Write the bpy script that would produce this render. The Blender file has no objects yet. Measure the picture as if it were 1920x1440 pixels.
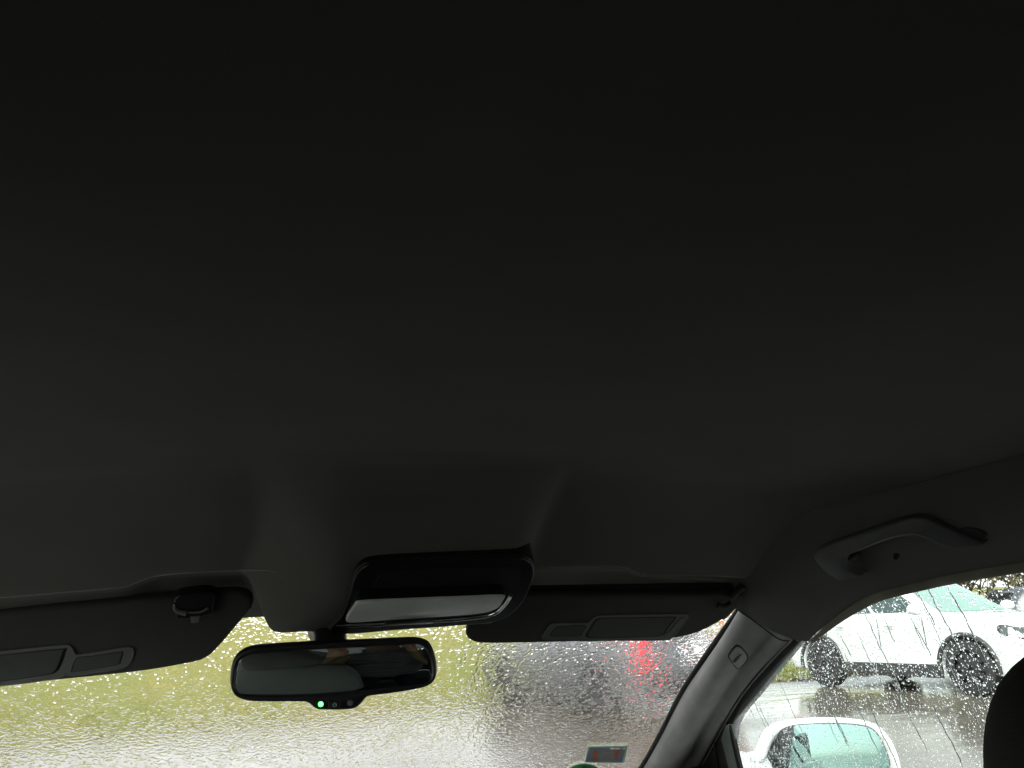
import bpy, bmesh, math, random
import numpy as np
from mathutils import Vector, Matrix
from mathutils.bvhtree import BVHTree

R = math.radians
random.seed(7)
RNG = np.random.default_rng(11)
scn = bpy.context.scene
COL = scn.collection

# ------------------------------------------------------------------ camera, sky, sun, exposure
F_PX, YAW, PITCH, ROLL = 1440.0, R(14), R(17.4), R(2.5)      # photo pixels 1920 x 1440
CAM = np.array([-0.08, 0.0, 1.2])
_f = np.array([math.sin(YAW) * math.cos(PITCH), math.cos(YAW) * math.cos(PITCH), math.sin(PITCH)])
_r = np.array([math.cos(YAW), -math.sin(YAW), 0.0])
_u = np.cross(_r, _f)
CR = _r * math.cos(ROLL) - _u * math.sin(ROLL)
CU = _r * math.sin(ROLL) + _u * math.cos(ROLL)
camd = bpy.data.cameras.new('camera')
camd.sensor_fit = 'HORIZONTAL'
camd.sensor_width = 36.0
camd.lens = 36.0 * F_PX / 1920.0
camd.clip_start = 0.01
camd.clip_end = 3000
cam = bpy.data.objects.new('camera', camd)
COL.objects.link(cam)
m = Matrix((CR, CU, -_f)).transposed().to_4x4()
m.translation = Vector(CAM)
cam.matrix_world = m
scn.camera = cam

SUN_EL, SUN_AZ = R(46), R(-150)          # overcast: a very soft sun, behind and to the left
world = bpy.data.worlds.new('World')
scn.world = world
world.use_nodes = True
nt = world.node_tree
nt.nodes.clear()
sky = nt.nodes.new('ShaderNodeTexSky')
sky.sky_type = 'NISHITA'
sky.sun_disc = False
sky.sun_elevation = SUN_EL
sky.sun_rotation = SUN_AZ
sky.air_density = 1.0
sky.dust_density = 2.0
hs = nt.nodes.new('ShaderNodeHueSaturation')
hs.inputs['Saturation'].default_value = 0.22
bgn = nt.nodes.new('ShaderNodeBackground')
bgn.inputs['Strength'].default_value = 0.13
wo = nt.nodes.new('ShaderNodeOutputWorld')
nt.links.new(sky.outputs[0], hs.inputs['Color'])
nt.links.new(hs.outputs[0], bgn.inputs['Color'])
nt.links.new(bgn.outputs[0], wo.inputs['Surface'])

sund = bpy.data.lights.new('sun', 'SUN')
sund.energy = 0.85
sund.angle = R(50)
sund.color = (1.0, 0.97, 0.92)
sun = bpy.data.objects.new('sun', sund)
COL.objects.link(sun)
sdir = Vector((math.sin(SUN_AZ) * math.cos(SUN_EL), math.cos(SUN_AZ) * math.cos(SUN_EL), math.sin(SUN_EL)))
sun.rotation_euler = sdir.to_track_quat('Z', 'Y').to_euler()
sun.location = sdir * 60

vs = scn.view_settings
vs.view_transform = 'Standard'
vs.look = 'None'
vs.gamma = 1.0
vs.use_curve_mapping = False
vs.exposure = 2.25
scn.cycles.use_denoising = True
scn.cycles.max_bounces = 14
scn.cycles.transmission_bounces = 10
scn.cycles.transparent_max_bounces = 16
scn.cycles.diffuse_bounces = 5
scn.cycles.sample_clamp_indirect = 6.0

# ------------------------------------------------------------------ pixel helpers (a pixel is a direction; depth comes from the place)
def ray(px, py):
    return _f + CR * (px - 960) / F_PX + CU * (720 - py) / F_PX
def PY(px, py, Y):
    d = ray(px, py); return CAM + d * (Y - CAM[1]) / d[1]
def PX(px, py, X):
    d = ray(px, py); return CAM + d * (X - CAM[0]) / d[0]
def PZ(px, py, Z):
    d = ray(px, py); return CAM + d * (Z - CAM[2]) / d[2]
def PPL(px, py, p0, n):
    d = ray(px, py); p0 = np.asarray(p0, float); n = np.asarray(n, float)
    return CAM + d * ((p0 - CAM) @ n) / (d @ n)
def nrm(v):
    v = np.asarray(v, float); return v / np.linalg.norm(v)

# ------------------------------------------------------------------ materials
MATS = {}
def mat(name, col, rough=0.5, metal=0.0, spec=0.5, var=0.0, vscale=20.0, bump=0.0, bscale=300.0, sheen=0.0,
        coat=0.0, emit=None, estr=0.0, col2=None):
    if name in MATS: return MATS[name]
    M = bpy.data.materials.new(name); M.use_nodes = True
    t = M.node_tree; b = t.nodes['Principled BSDF']
    b.inputs['Base Color'].default_value = (*col, 1)
    b.inputs['Roughness'].default_value = rough
    b.inputs['Metallic'].default_value = metal
    b.inputs['Specular IOR Level'].default_value = spec
    if sheen: b.inputs['Sheen Weight'].default_value = sheen
    if coat:
        b.inputs['Coat Weight'].default_value = coat; b.inputs['Coat Roughness'].default_value = 0.05
    if emit:
        b.inputs['Emission Color'].default_value = (*emit, 1); b.inputs['Emission Strength'].default_value = estr
    tc = t.nodes.new('ShaderNodeTexCoord')
    if var or col2:
        n = t.nodes.new('ShaderNodeTexNoise'); n.inputs['Scale'].default_value = vscale; n.inputs['Detail'].default_value = 6
        t.links.new(tc.outputs['Object'], n.inputs['Vector'])
        r_ = t.nodes.new('ShaderNodeValToRGB')
        c2 = col2 if col2 else tuple(min(1, c * (1 + var)) for c in col)
        c1 = col if col2 else tuple(c * (1 - var) for c in col)
        r_.color_ramp.elements[0].position = 0.35; r_.color_ramp.elements[1].position = 0.65
        r_.color_ramp.elements[0].color = (*c1, 1); r_.color_ramp.elements[1].color = (*c2, 1)
        t.links.new(n.outputs['Fac'], r_.inputs['Fac']); t.links.new(r_.outputs['Color'], b.inputs['Base Color'])
    if bump:
        n2 = t.nodes.new('ShaderNodeTexNoise'); n2.inputs['Scale'].default_value = bscale; n2.inputs['Detail'].default_value = 4
        t.links.new(tc.outputs['Object'], n2.inputs['Vector'])
        bp = t.nodes.new('ShaderNodeBump'); bp.inputs['Strength'].default_value = bump; bp.inputs['Distance'].default_value = 0.001
        t.links.new(n2.outputs['Fac'], bp.inputs['Height']); t.links.new(bp.outputs['Normal'], b.inputs['Normal'])
    MATS[name] = M
    return M

def fabric_mat(name, col):
    """fine knitted cloth: two crossed waves at about a millimetre, soft sheen"""
    M = bpy.data.materials.new(name); M.use_nodes = True
    t = M.node_tree; b = t.nodes['Principled BSDF']
    b.inputs['Roughness'].default_value = 0.95; b.inputs['Specular IOR Level'].default_value = 0.12
    b.inputs['Sheen Weight'].default_value = 0.02; b.inputs['Sheen Roughness'].default_value = 0.5
    tc = t.nodes.new('ShaderNodeTexCoord')
    hs_ = []
    for ax, sc in (('Y', 330.0), ('X', 300.0)):
        w = t.nodes.new('ShaderNodeTexWave'); w.wave_type = 'BANDS'; w.bands_direction = ax
        w.inputs['Scale'].default_value = sc; w.inputs['Distortion'].default_value = 0.6
        w.inputs['Detail'].default_value = 1.0; w.inputs['Detail Scale'].default_value = 3.0
        t.links.new(tc.outputs['Object'], w.inputs['Vector']); hs_.append(w)
    ad = t.nodes.new('ShaderNodeMath'); ad.operation = 'MULTIPLY'
    t.links.new(hs_[0].outputs['Fac'], ad.inputs[0]); t.links.new(hs_[1].outputs['Fac'], ad.inputs[1])
    n = t.nodes.new('ShaderNodeTexNoise'); n.inputs['Scale'].default_value = 9.0; n.inputs['Detail'].default_value = 8
    t.links.new(tc.outputs['Object'], n.inputs['Vector'])
    mx = t.nodes.new('ShaderNodeMix'); mx.data_type = 'RGBA'
    mx.inputs[6].default_value = (*(c * 0.86 for c in col), 1); mx.inputs[7].default_value = (*(c * 1.14 for c in col), 1)
    t.links.new(n.outputs['Fac'], mx.inputs[0])
    m2 = t.nodes.new('ShaderNodeMix'); m2.data_type = 'RGBA'; m2.blend_type = 'MULTIPLY'; m2.inputs[0].default_value = 0.15
    t.links.new(mx.outputs[2], m2.inputs[6])
    cr = t.nodes.new('ShaderNodeCombineColor')
    for i in range(3): t.links.new(ad.outputs[0], cr.inputs[i])
    t.links.new(cr.outputs[0], m2.inputs[7]); t.links.new(m2.outputs[2], b.inputs['Base Color'])
    bp = t.nodes.new('ShaderNodeBump'); bp.inputs['Strength'].default_value = 0.2; bp.inputs['Distance'].default_value = 0.0005
    t.links.new(ad.outputs[0], bp.inputs['Height']); t.links.new(bp.outputs['Normal'], b.inputs['Normal'])
    MATS[name] = M
    return M

def pane_mat(name, tint):
    M = bpy.data.materials.new(name); M.use_nodes = True
    t = M.node_tree; t.nodes.clear()
    o = t.nodes.new('ShaderNodeOutputMaterial'); mx = t.nodes.new('ShaderNodeMixShader')
    tr = t.nodes.new('ShaderNodeBsdfTransparent'); tr.inputs['Color'].default_value = (*tint, 1)
    gl = t.nodes.new('ShaderNodeBsdfGlossy'); gl.inputs['Roughness'].default_value = 0.02
    fr = t.nodes.new('ShaderNodeFresnel')      # same reflectance from either side of the thin sheet
    ge = t.nodes.new('ShaderNodeNewGeometry'); mr = t.nodes.new('ShaderNodeMapRange')
    mr.inputs['To Min'].default_value = 1.45; mr.inputs['To Max'].default_value = 1 / 1.45
    t.links.new(ge.outputs['Backfacing'], mr.inputs['Value']); t.links.new(mr.outputs[0], fr.inputs['IOR'])
    t.links.new(fr.outputs[0], mx.inputs[0]); t.links.new(tr.outputs[0], mx.inputs[1]); t.links.new(gl.outputs[0], mx.inputs[2])
    t.links.new(mx.outputs[0], o.inputs['Surface'])
    MATS[name] = M
    return M

def water_mat():
    M = bpy.data.materials.new('rain_water'); M.use_nodes = True
    t = M.node_tree; t.nodes.clear()
    o = t.nodes.new('ShaderNodeOutputMaterial'); g = t.nodes.new('ShaderNodeBsdfGlass')
    g.inputs['IOR'].default_value = 1.33; g.inputs['Roughness'].default_value = 0.0
    t.links.new(g.outputs[0], o.inputs['Surface'])
    MATS['rain_water'] = M
    return M

def asphalt_mat():
    M = bpy.data.materials.new('wet_asphalt'); M.use_nodes = True
    t = M.node_tree; b = t.nodes['Principled BSDF']; L = t.links.new
    tc = t.nodes.new('ShaderNodeTexCoord')
    n1 = t.nodes.new('ShaderNodeTexNoise'); n1.inputs['Scale'].default_value = 0.35; n1.inputs['Detail'].default_value = 7
    n2 = t.nodes.new('ShaderNodeTexNoise'); n2.inputs['Scale'].default_value = 60; n2.inputs['Detail'].default_value = 3
    L(tc.outputs['Object'], n1.inputs['Vector']); L(tc.outputs['Object'], n2.inputs['Vector'])
    r1 = t.nodes.new('ShaderNodeValToRGB')
    r1.color_ramp.elements[0].color = (0.075, 0.064, 0.050, 1); r1.color_ramp.elements[1].color = (0.135, 0.119, 0.096, 1)
    L(n2.outputs['Fac'], r1.inputs['Fac']); L(r1.outputs['Color'], b.inputs['Base Color'])
    mr = t.nodes.new('ShaderNodeMapRange'); mr.inputs['From Min'].default_value = 0.38; mr.inputs['From Max'].default_value = 0.62
    mr.inputs['To Min'].default_value = 0.10; mr.inputs['To Max'].default_value = 0.34
    L(n1.outputs['Fac'], mr.inputs['Value']); L(mr.outputs[0], b.inputs['Roughness'])
    b.inputs['Specular IOR Level'].default_value = 0.33
    mp = t.nodes.new('ShaderNodeMapping'); mp.inputs['Scale'].default_value = (0.25, 1.6, 1)
    n3 = t.nodes.new('ShaderNodeTexNoise'); n3.inputs['Scale'].default_value = 1.6; n3.inputs['Detail'].default_value = 5
    L(tc.outputs['Object'], mp.inputs['Vector']); L(mp.outputs[0], n3.inputs['Vector'])
    bp = t.nodes.new('ShaderNodeBump'); bp.inputs['Strength'].default_value = 0.25; bp.inputs['Distance'].default_value = 0.05
    L(n3.outputs['Fac'], bp.inputs['Height']); L(bp.outputs['Normal'], b.inputs['Normal'])
    MATS['wet_asphalt'] = M
    return M

fabric_mat('headliner_cloth', (0.158, 0.158, 0.142))
fabric_mat('visor_cloth', (0.100, 0.100, 0.092))
fabric_mat('seat_cloth', (0.075, 0.078, 0.072))
mat('dash_plastic', (0.20, 0.20, 0.19), 0.7, spec=0.3, var=0.1, bump=0.3, bscale=700)
mat('trim_plastic', (0.30, 0.30, 0.285), 0.62, spec=0.3, var=0.12, vscale=14, bump=0.25, bscale=900)
mat('black_plastic', (0.018, 0.018, 0.018), 0.5, spec=0.35, var=0.15, bump=0.15, bscale=900)
mat('frame_plastic', (0.19, 0.192, 0.185), 0.42, spec=0.4, var=0.08, bump=0.08, bscale=800)
mat('handle_plastic', (0.12, 0.126, 0.123), 0.5, spec=0.4, var=0.1, bump=0.12, bscale=800)
mat('satin_black', (0.012, 0.012, 0.013), 0.3, spec=0.5, var=0.1)
mat('cover_plastic', (0.10, 0.104, 0.102), 0.35, spec=0.45, var=0.08)
mat('mirror_rim', (0.020, 0.019, 0.021), 0.38, spec=0.5, var=0.1, bump=0.06, bscale=700)
mat('silvered', (0.80, 0.86, 0.82), 0.015, metal=1.0)
mat('door_mirror_silver', (0.17, 0.27, 0.245), 0.01, metal=1.0)
mat('lens_white', (0.93, 0.94, 0.93), 0.2, metal=0.0, spec=0.7, var=0.04, vscale=30)
mat('chrome', (0.75, 0.75, 0.76), 0.12, metal=1.0)
mat('badge_plastic', (0.36, 0.36, 0.345), 0.55, spec=0.35, var=0.05)
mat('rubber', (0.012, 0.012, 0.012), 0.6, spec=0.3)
mat('welt_cloth', (0.30, 0.29, 0.235), 0.9, spec=0.15, var=0.15, bump=0.3, bscale=900)
mat('door_frame_paint', (0.16, 0.18, 0.17), 0.45, spec=0.4, var=0.06)
mat('white_paint', (0.80, 0.81, 0.80), 0.28, spec=0.5, coat=0.6, var=0.02)
mat('led_green', (0.02, 0.5, 0.05), 0.3, emit=(0.05, 1.0, 0.08), estr=2.2)
mat('print_white', (0.75, 0.75, 0.74), 0.6)
mat('sticker_blue', (0.10, 0.15, 0.23), 0.45, col2=(0.16, 0.19, 0.22), vscale=25)
mat('sticker_orange', (0.42, 0.10, 0.035), 0.5, var=0.2, vscale=60)
mat('sticker_grey', (0.20, 0.20, 0.19), 0.5, var=0.2, vscale=60)
mat('sticker_green', (0.03, 0.30, 0.10), 0.45, var=0.1)
mat('sticker_teal', (0.01, 0.10, 0.17), 0.45)
mat('sticker_rim', (0.55, 0.68, 0.50), 0.5)
pane_mat('windshield_pane', (0.95, 0.95, 0.92))
pane_mat('window_pane', (0.86, 0.93, 0.89))
pane_mat('dimmed_rear_pane', (0.025, 0.027, 0.027))  # rear glass, tint deepened to hold back light from behind
water_mat()
asphalt_mat()

# ------------------------------------------------------------------ object helpers
def tag(o, label=None, cat=None, group=None, kind=None):
    if label: o['label'] = label
    if cat: o['category'] = cat
    if group: o['group'] = group
    if kind: o['kind'] = kind
    return o
def empty(name, loc=(0, 0, 0), rz=0.0):
    o = bpy.data.objects.new(name, None); COL.objects.link(o)
    o.empty_display_size = 0.1
    o.location = loc; o.rotation_euler = (0, 0, rz)
    return o
def link_mesh(name, me, material, parent=None, smooth=True, sharp=None):
    o = bpy.data.objects.new(name, me); COL.objects.link(o)
    me.materials.clear(); me.materials.append(MATS[material])
    if smooth:
        me.polygons.foreach_set('use_smooth', [True] * len(me.polygons))
        if sharp: me.set_sharp_from_angle(angle=R(sharp))
    if parent:
        o.parent = parent
        o.matrix_parent_inverse = wmat(parent).inverted()
    return o
def wmat(o):
    M = Matrix.LocRotScale(o.location, o.rotation_euler, o.scale)
    return wmat(o.parent) @ o.matrix_parent_inverse @ M if o.parent else M
def from_vf(name, V, Fc, material, parent=None, smooth=True, sharp=None, flip=False):
    me = bpy.data.meshes.new(name)
    me.from_pydata([tuple(map(float, v)) for v in V], [], [tuple(f[::-1]) if flip else tuple(f) for f in Fc])
    me.update()
    return link_mesh(name, me, material, parent, smooth, sharp)
def from_bm(name, bm, material, parent=None, smooth=True, sharp=35):
    me = bpy.data.meshes.new(name); bm.to_mesh(me); bm.free()
    return link_mesh(name, me, material, parent, smooth, sharp)

def catmull(pts, n, closed=False):
    """Catmull-Rom resample of a point list to n points"""
    P = np.asarray(pts, float); k = len(P)
    if closed: Q = np.vstack([P[-1], P, P[0], P[1]]); segs = k
    else: Q = np.vstack([2 * P[0] - P[1], P, 2 * P[-1] - P[-2]]); segs = k - 1
    # chord parametrisation for even spacing
    fine = []
    for i in range(segs):
        p0, p1, p2, p3 = Q[i], Q[i + 1], Q[i + 2], Q[i + 3]
        for t in np.linspace(0, 1, 12, endpoint=False):
            fine.append(0.5 * ((2 * p1) + (-p0 + p2) * t + (2 * p0 - 5 * p1 + 4 * p2 - p3) * t * t + (-p0 + 3 * p1 - 3 * p2 + p3) * t ** 3))
    fine.append(Q[1] if closed else P[-1])
    fine = np.array(fine)
    s = np.concatenate([[0], np.cumsum(np.linalg.norm(np.diff(fine, axis=0), axis=1))])
    tt = np.linspace(0, s[-1], n, endpoint=not closed)
    return np.stack([np.interp(tt, s, fine[:, j]) for j in range(fine.shape[1])], 1)

def slab(name, pts, n, thick, bevel, material, parent=None, front=0.0, back_scale=1.0, sharp=50, holes=None):
    """closed plate: outline pts (3-D), face normal n towards the viewer, rounded rim of size bevel"""
    P = np.asarray(pts, float); n = nrm(n)
    c = P.mean(0); ax = nrm(np.cross(n, [0.123, 0.9, 0.31])); ay = np.cross(n, ax)
    q = np.stack([(P - c) @ ax, (P - c) @ ay], 1); h = (P - c) @ n
    area = 0.5 * np.sum(q[:, 0] * np.roll(q[:, 1], -1) - np.roll(q[:, 0], -1) * q[:, 1])
    if area < 0: q = q[::-1]; h = h[::-1]
    def inset(d):
        e = np.roll(q, -1, 0) - q; L = np.linalg.norm(e, axis=1, keepdims=True); L[L < 1e-9] = 1e-9; e = e / L
        nn = np.stack([-e[:, 1], e[:, 0]], 1)
        v = nn + np.roll(nn, 1, 0); l2 = np.maximum((v * v).sum(1, keepdims=True), 0.6)
        return q + v * (2 * d / l2)
    rings = []
    steps = [(1.0, 0.0), (0.62, -0.08), (0.29, -0.29), (0.08, -0.62), (0.0, -1.0)] if bevel > 0 else [(0, 0)]
    for a, z in steps: rings.append((inset(a * bevel), front + z * bevel))
    rings.append((q * back_scale, front - thick))
    V, Fc = [], []
    N = len(q)
    for k, (qq, z) in enumerate(rings):
        for i in range(N): V.append(c + ax * qq[i, 0] + ay * qq[i, 1] + n * (z + h[i]))
    Fc.append(tuple(range(N)))
    for k in range(len(rings) - 1):
        for i in range(N):
            j = (i + 1) % N
            Fc.append((k * N + j, k * N + i, (k + 1) * N + i, (k + 1) * N + j))
    Fc.append(tuple(reversed(range((len(rings) - 1) * N, len(rings) * N))))
    return from_vf(name, V, Fc, material, parent, True, sharp)

def tube_vf(path, rad, sides=8, closed=False, flat=None):
    P = np.asarray(path, float); N = len(P)
    rad = np.full(N, rad) if np.isscalar(rad) else np.asarray(rad)
    V, Fc = [], []
    t0 = None
    for i in range(N):
        if closed: t = nrm(P[(i + 1) % N] - P[i - 1])
        else: t = nrm(P[min(i + 1, N - 1)] - P[max(i - 1, 0)])
        if t0 is None:
            a = nrm(np.cross(t, [0.3, 0.2, 0.93]))
        else:
            a = nrm(a - t * (a @ t))
        t0 = t; b = np.cross(t, a)
        for k in range(sides):
            an = 2 * math.pi * k / sides
            V.append(P[i] + (a * math.cos(an) + b * math.sin(an)) * rad[i])
    for i in range(N if closed else N - 1):
        j = (i + 1) % N
        for k in range(sides):
            l = (k + 1) % sides
            Fc.append((i * sides + k, i * sides + l, j * sides + l, j * sides + k))
    if not closed:
        Fc.append(tuple(reversed(range(sides)))); Fc.append(tuple(range((N - 1) * sides, N * sides)))
    return V, Fc
def tube(name, path, rad, material, parent=None, sides=8, closed=False):
    V, Fc = tube_vf(path, rad, sides, closed)
    return from_vf(name, V, Fc, material, parent, True, 60)
def box_vf(lo, hi):
    x0, y0, z0 = lo; x1, y1, z1 = hi
    V = [(x0, y0, z0), (x1, y0, z0), (x1, y1, z0), (x0, y1, z0), (x0, y0, z1), (x1, y0, z1), (x1, y1, z1), (x0, y1, z1)]
    return V, [(3, 2, 1, 0), (4, 5, 6, 7), (0, 1, 5, 4), (1, 2, 6, 5), (2, 3, 7, 6), (3, 0, 4, 7)]
def box(name, lo, hi, material, parent=None, bev=0.0, seg=2, M=None):
    bm = bmesh.new(); V, Fc = box_vf(lo, hi)
    vs_ = [bm.verts.new(v) for v in V]
    for f in Fc: bm.faces.new([vs_[i] for i in f])
    if bev: bmesh.ops.bevel(bm, geom=bm.edges[:], offset=bev, segments=seg, affect='EDGES', profile=0.6)
    if M is not None: bm.transform(M)
    return from_bm(name, bm, material, parent)
def grid_faces(nu, nv, flip=False):
    i = np.arange(nu - 1)[:, None] * nv + np.arange(nv - 1)[None, :]
    q = np.stack([i, i + nv, i + nv + 1, i + 1], -1).reshape(-1, 4)
    return q[:, ::-1] if flip else q
def big_mesh(name, V, Q, material, parent=None):
    me = bpy.data.meshes.new(name)
    V = np.ascontiguousarray(V, np.float32); Q = np.ascontiguousarray(Q, np.int32)
    me.vertices.add(len(V)); me.vertices.foreach_set('co', V.ravel())
    me.loops.add(Q.size); me.loops.foreach_set('vertex_index', Q.ravel())
    me.polygons.add(len(Q)); me.polygons.foreach_set('loop_start', np.arange(0, Q.size, Q.shape[1], dtype=np.int32))
    me.update(calc_edges=True); me.validate()
    return link_mesh(name, me, material, parent)
def surf(name, fn, us, vs_, material, parent=None, flip=False):
    V = [fn(u, v) for u in us for v in vs_]
    return big_mesh(name, np.array(V), grid_faces(len(us), len(vs_), flip), material, parent)
def bvh(o):
    me = o.data; M = wmat(o)
    return BVHTree.FromPolygons([M @ v.co for v in me.vertices], [tuple(p.vertices) for p in me.polygons])
def hit(tree, px, py):
    loc, n, _, _ = tree.ray_cast(Vector(CAM), Vector(nrm(ray(px, py))))
    if loc is None: raise ValueError('miss %s %s' % (px, py))
    n = np.array(n)
    if n @ ray(px, py) > 0: n = -n
    return np.array(loc), n
def text_mesh(name, body, size, material, parent, M, ext=0.0003, xs=1.0):
    cu = bpy.data.curves.new(name, 'FONT'); cu.body = body; cu.size = size; cu.extrude = ext
    cu.align_x = 'CENTER'; cu.align_y = 'CENTER'
    tmp = bpy.data.objects.new(name, cu); COL.objects.link(tmp)
    dg = bpy.context.evaluated_depsgraph_get()
    me = bpy.data.meshes.new_from_object(tmp.evaluated_get(dg))
    bpy.data.objects.remove(tmp); bpy.data.curves.remove(cu)
    me.transform(M @ Matrix.Diagonal((xs, 1, 1, 1)))
    return link_mesh(name, me, material, parent, smooth=False)
def frame_at(p, x, n):
    n = nrm(n); x = nrm(np.asarray(x) - n * (np.asarray(x) @ n)); y = np.cross(n, x)
    M = Matrix((x, y, n)).transposed().to_4x4(); M.translation = Vector(p)
    return M
def sstep(a, b, x):
    t = min(1.0, max(0.0, (x - a) / (b - a))); return t * t * (3 - 2 * t)

# ================================================================== GROUND
def verge_y(x):           # edge between asphalt and grass
    return 12.6 + 0.10 * x + 0.12 * math.sin(x * 0.9) + 0.06 * math.sin(x * 2.7)
g = surf('ground', lambda u, v: (u, v, 0.0), np.array([-900, -60, -20, 0, 20, 60, 900.0]), np.array([-900, -60, 0, 20, 60, 900.0]), 'wet_asphalt')
tag(g, kind='structure')
mat('grass_ground', (0.105, 0.130, 0.022), 0.8, spec=0.2, vscale=0.5, col2=(0.185, 0.160, 0.042), bump=0.6, bscale=30)
mat('leaf_litter', (0.20, 0.10, 0.03), 0.8, spec=0.3, vscale=9, col2=(0.24, 0.19, 0.08))
mat('grass_blade', (0.105, 0.145, 0.020), 0.6, spec=0.25, vscale=0.6, col2=(0.205, 0.180, 0.045))
def verge_z(x, d):
    return 0.02 + 0.10 * sstep(0, 0.8, d) + max(0.0, d - 1.5) * 0.14 * (1 if d < 14 else 14.0 / d) + 0.05 * math.sin(x * 1.3 + d) * sstep(0, 2, d)
xs_v = np.concatenate([[-400, -120, -60], np.linspace(-30, 45, 151), [70, 120, 400]])
ds_v = np.concatenate([[0, .12, .3, .5, .8, 1.1, 1.5], np.linspace(2, 14, 30), [18, 24, 34, 60, 150, 400]])
vg = surf('grass_verge', lambda x, d: (x, verge_y(x) + d, verge_z(x, d) - (0.016 if d == 0 else 0)), xs_v, ds_v, 'grass_ground')
tag(vg, kind='structure')
def grass():
    V, Fc = [], []
    for i in range(26000):
        x = random.uniform(-14, 24); d = random.random() ** 1.6 * 16 + 0.02
        y = verge_y(x) + d; z = verge_z(x, d) - 0.02
        for k in range(2):
            a = random.uniform(0, 6.28); hgt = random.uniform(0.05, 0.15) * (1.0 if d > 0.3 else 0.6); w = 0.012 + 0.006 * random.random()
            ox, oy = random.uniform(-.06, .06), random.uniform(-.06, .06)
            lx, ly = random.uniform(-.06, .06), random.uniform(-.06, .06)
            b0 = len(V)
            V += [(x + ox - w * math.cos(a), y + oy - w * math.sin(a), z), (x + ox + w * math.cos(a), y + oy + w * math.sin(a), z), (x + ox + lx, y + oy + ly, z + hgt)]
            Fc.append((b0, b0 + 1, b0 + 2))
    return big_mesh('grass', np.array(V), np.array(Fc), 'grass_blade')
tag(grass(), 'wet yellow-green grass growing on the verge bank beyond the asphalt', 'grass', kind='stuff')
def litter():
    V, Fc = [], []
    for i in range(5000):
        x = random.uniform(-14, 24); d = random.gauss(0.05, 0.14)
        y = verge_y(x) + d; z = 0.012 + random.random() * 0.03 + (verge_z(x, max(d, 0)) if d > 0 else 0)
        a = random.uniform(0, 6.28); s = random.uniform(0.02, 0.05); b0 = len(V)
        for k in range(4):
            an = a + k * math.pi / 2; rr = s * (1.0 if k % 2 else 0.6)
            V.append((x + rr * math.cos(an), y + rr * math.sin(an), z + random.uniform(-.008, .012)))
        Fc.append((b0, b0 + 1, b0 + 2, b0 + 3))
    return big_mesh('leaf_litter', np.array(V), np.array(Fc), 'leaf_litter')
tag(litter(), 'brown fallen leaves lying along the edge of the grass verge', 'leaves', kind='stuff')

# ================================================================== THE CAR WE SIT IN
car = empty('car', (0, 0.6, 0))
tag(car, 'white car seen from its cabin, black cloth headliner and rain-covered windows', 'car')
WA = R(31); WC = 0.30; WY, WZ = 1.27, 1.29
def ws_pt(x, v, off=0.0):          # windshield surface, v = distance down the glass
    n = nrm([2 * WC * x * math.sin(WA), math.sin(WA), math.cos(WA)])
    return np.array([x, WY + v * math.cos(WA) - WC * x * x, WZ - v * math.sin(WA)]) + n * off
def PW(px, py, off=0.0):
    d = ray(px, py); t = 1.3
    for _ in range(80):
        p = CAM + d * t
        t += 0.5 * (WY + (WZ - p[2]) / math.tan(WA) - WC * p[0] ** 2 - p[1])
    p = CAM + d * t
    n = nrm([2 * WC * p[0] * math.sin(WA), math.sin(WA), math.cos(WA)])
    return p + n * off
def xw(z): return 0.645 + (1.245 - z) * 0.34          # door glass plane (tumblehome)
NS = nrm([1, 0, 0.34])
def PS(px, py, off=0.0):
    d = ray(px, py); t = (0.645 + (1.245 - CAM[2]) * 0.34 - CAM[0]) / (d[0] + 0.34 * d[2])
    return CAM + d * t + NS * off

# --- headliner
BX0, BX1 = -0.155, 0.205          # overhead bulge, left and right foot
def roof_base(x, y):
    z = 1.397 - 0.046 * (abs(x) / 0.56) ** 2.4
    z -= 0.012 * sstep(0.0, 0.8, y) + 0.02 * (max(0.0, abs(x) - 0.47) / 0.1) ** 2
    if y < 0: z -= 0.03 * (y / 1.4) ** 2
    return z
def plane_z(x):
    k = [(-0.60, 1.247), (-0.485, 1.261), (-0.345, 1.268), (-0.30, 1.283), (-0.16, 1.286), (-0.13, 1.284), (0.22, 1.282), (0.38, 1.276), (0.412, 1.266), (0.62, 1.247)]
    return float(np.interp(x, [a for a, _ in k], [b for _, b in k]))
def bulge_z(y):
    k = [(0.80, 1.390), (0.86, 1.378), (0.90, 1.350), (0.93, 1.316), (0.96, 1.285), (1.0, 1.250), (1.04, 1.222), (1.07, 1.207), (1.10, 1.2025), (1.15, 1.206), (1.22, 1.225), (1.30, 1.25)]
    return float(np.interp(y, [a for a, _ in k], [b for _, b in k]))
def smax(a, b, k=0.004):
    return 0.5 * (a + b + math.sqrt((a - b) ** 2 + k * k))
def headliner_z(x, y):
    zb = roof_base(x, y)
    t = (y - 0.90) / 0.25
    drop = 0.112 * (max(0, t) ** 1.5) if t < 1.4 else 0.112 * 1.4 ** 1.5 + (y - 0.90 - 0.25 * 1.4) * 0.9
    zs = zb - drop
    pz = plane_z(x) - 0.02 * max(0, y - 1.15) - 0.33 * max(0, y - 1.19)
    z = smax(zs, pz, 0.003)
    if y > 0.78:
        wl = sstep(BX0 - 0.012 - 0.022 * sstep(1.05, 1.16, y), BX0 + 0.10 - 0.09 * sstep(1.0, 1.12, y), x)
        wr = 1 - sstep(BX1 - 0.055, BX1 + 0.016, x)
        w = wl * wr
        b = bulge_z(y)
        if b < z: z = z + (b - z) * w
    return z
xs_h = np.linspace(-0.585, 0.585, 181)
ys_h = np.concatenate([np.linspace(-1.45, 0.7, 44)[:-1], np.linspace(0.7, 1.35, 146)])
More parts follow.
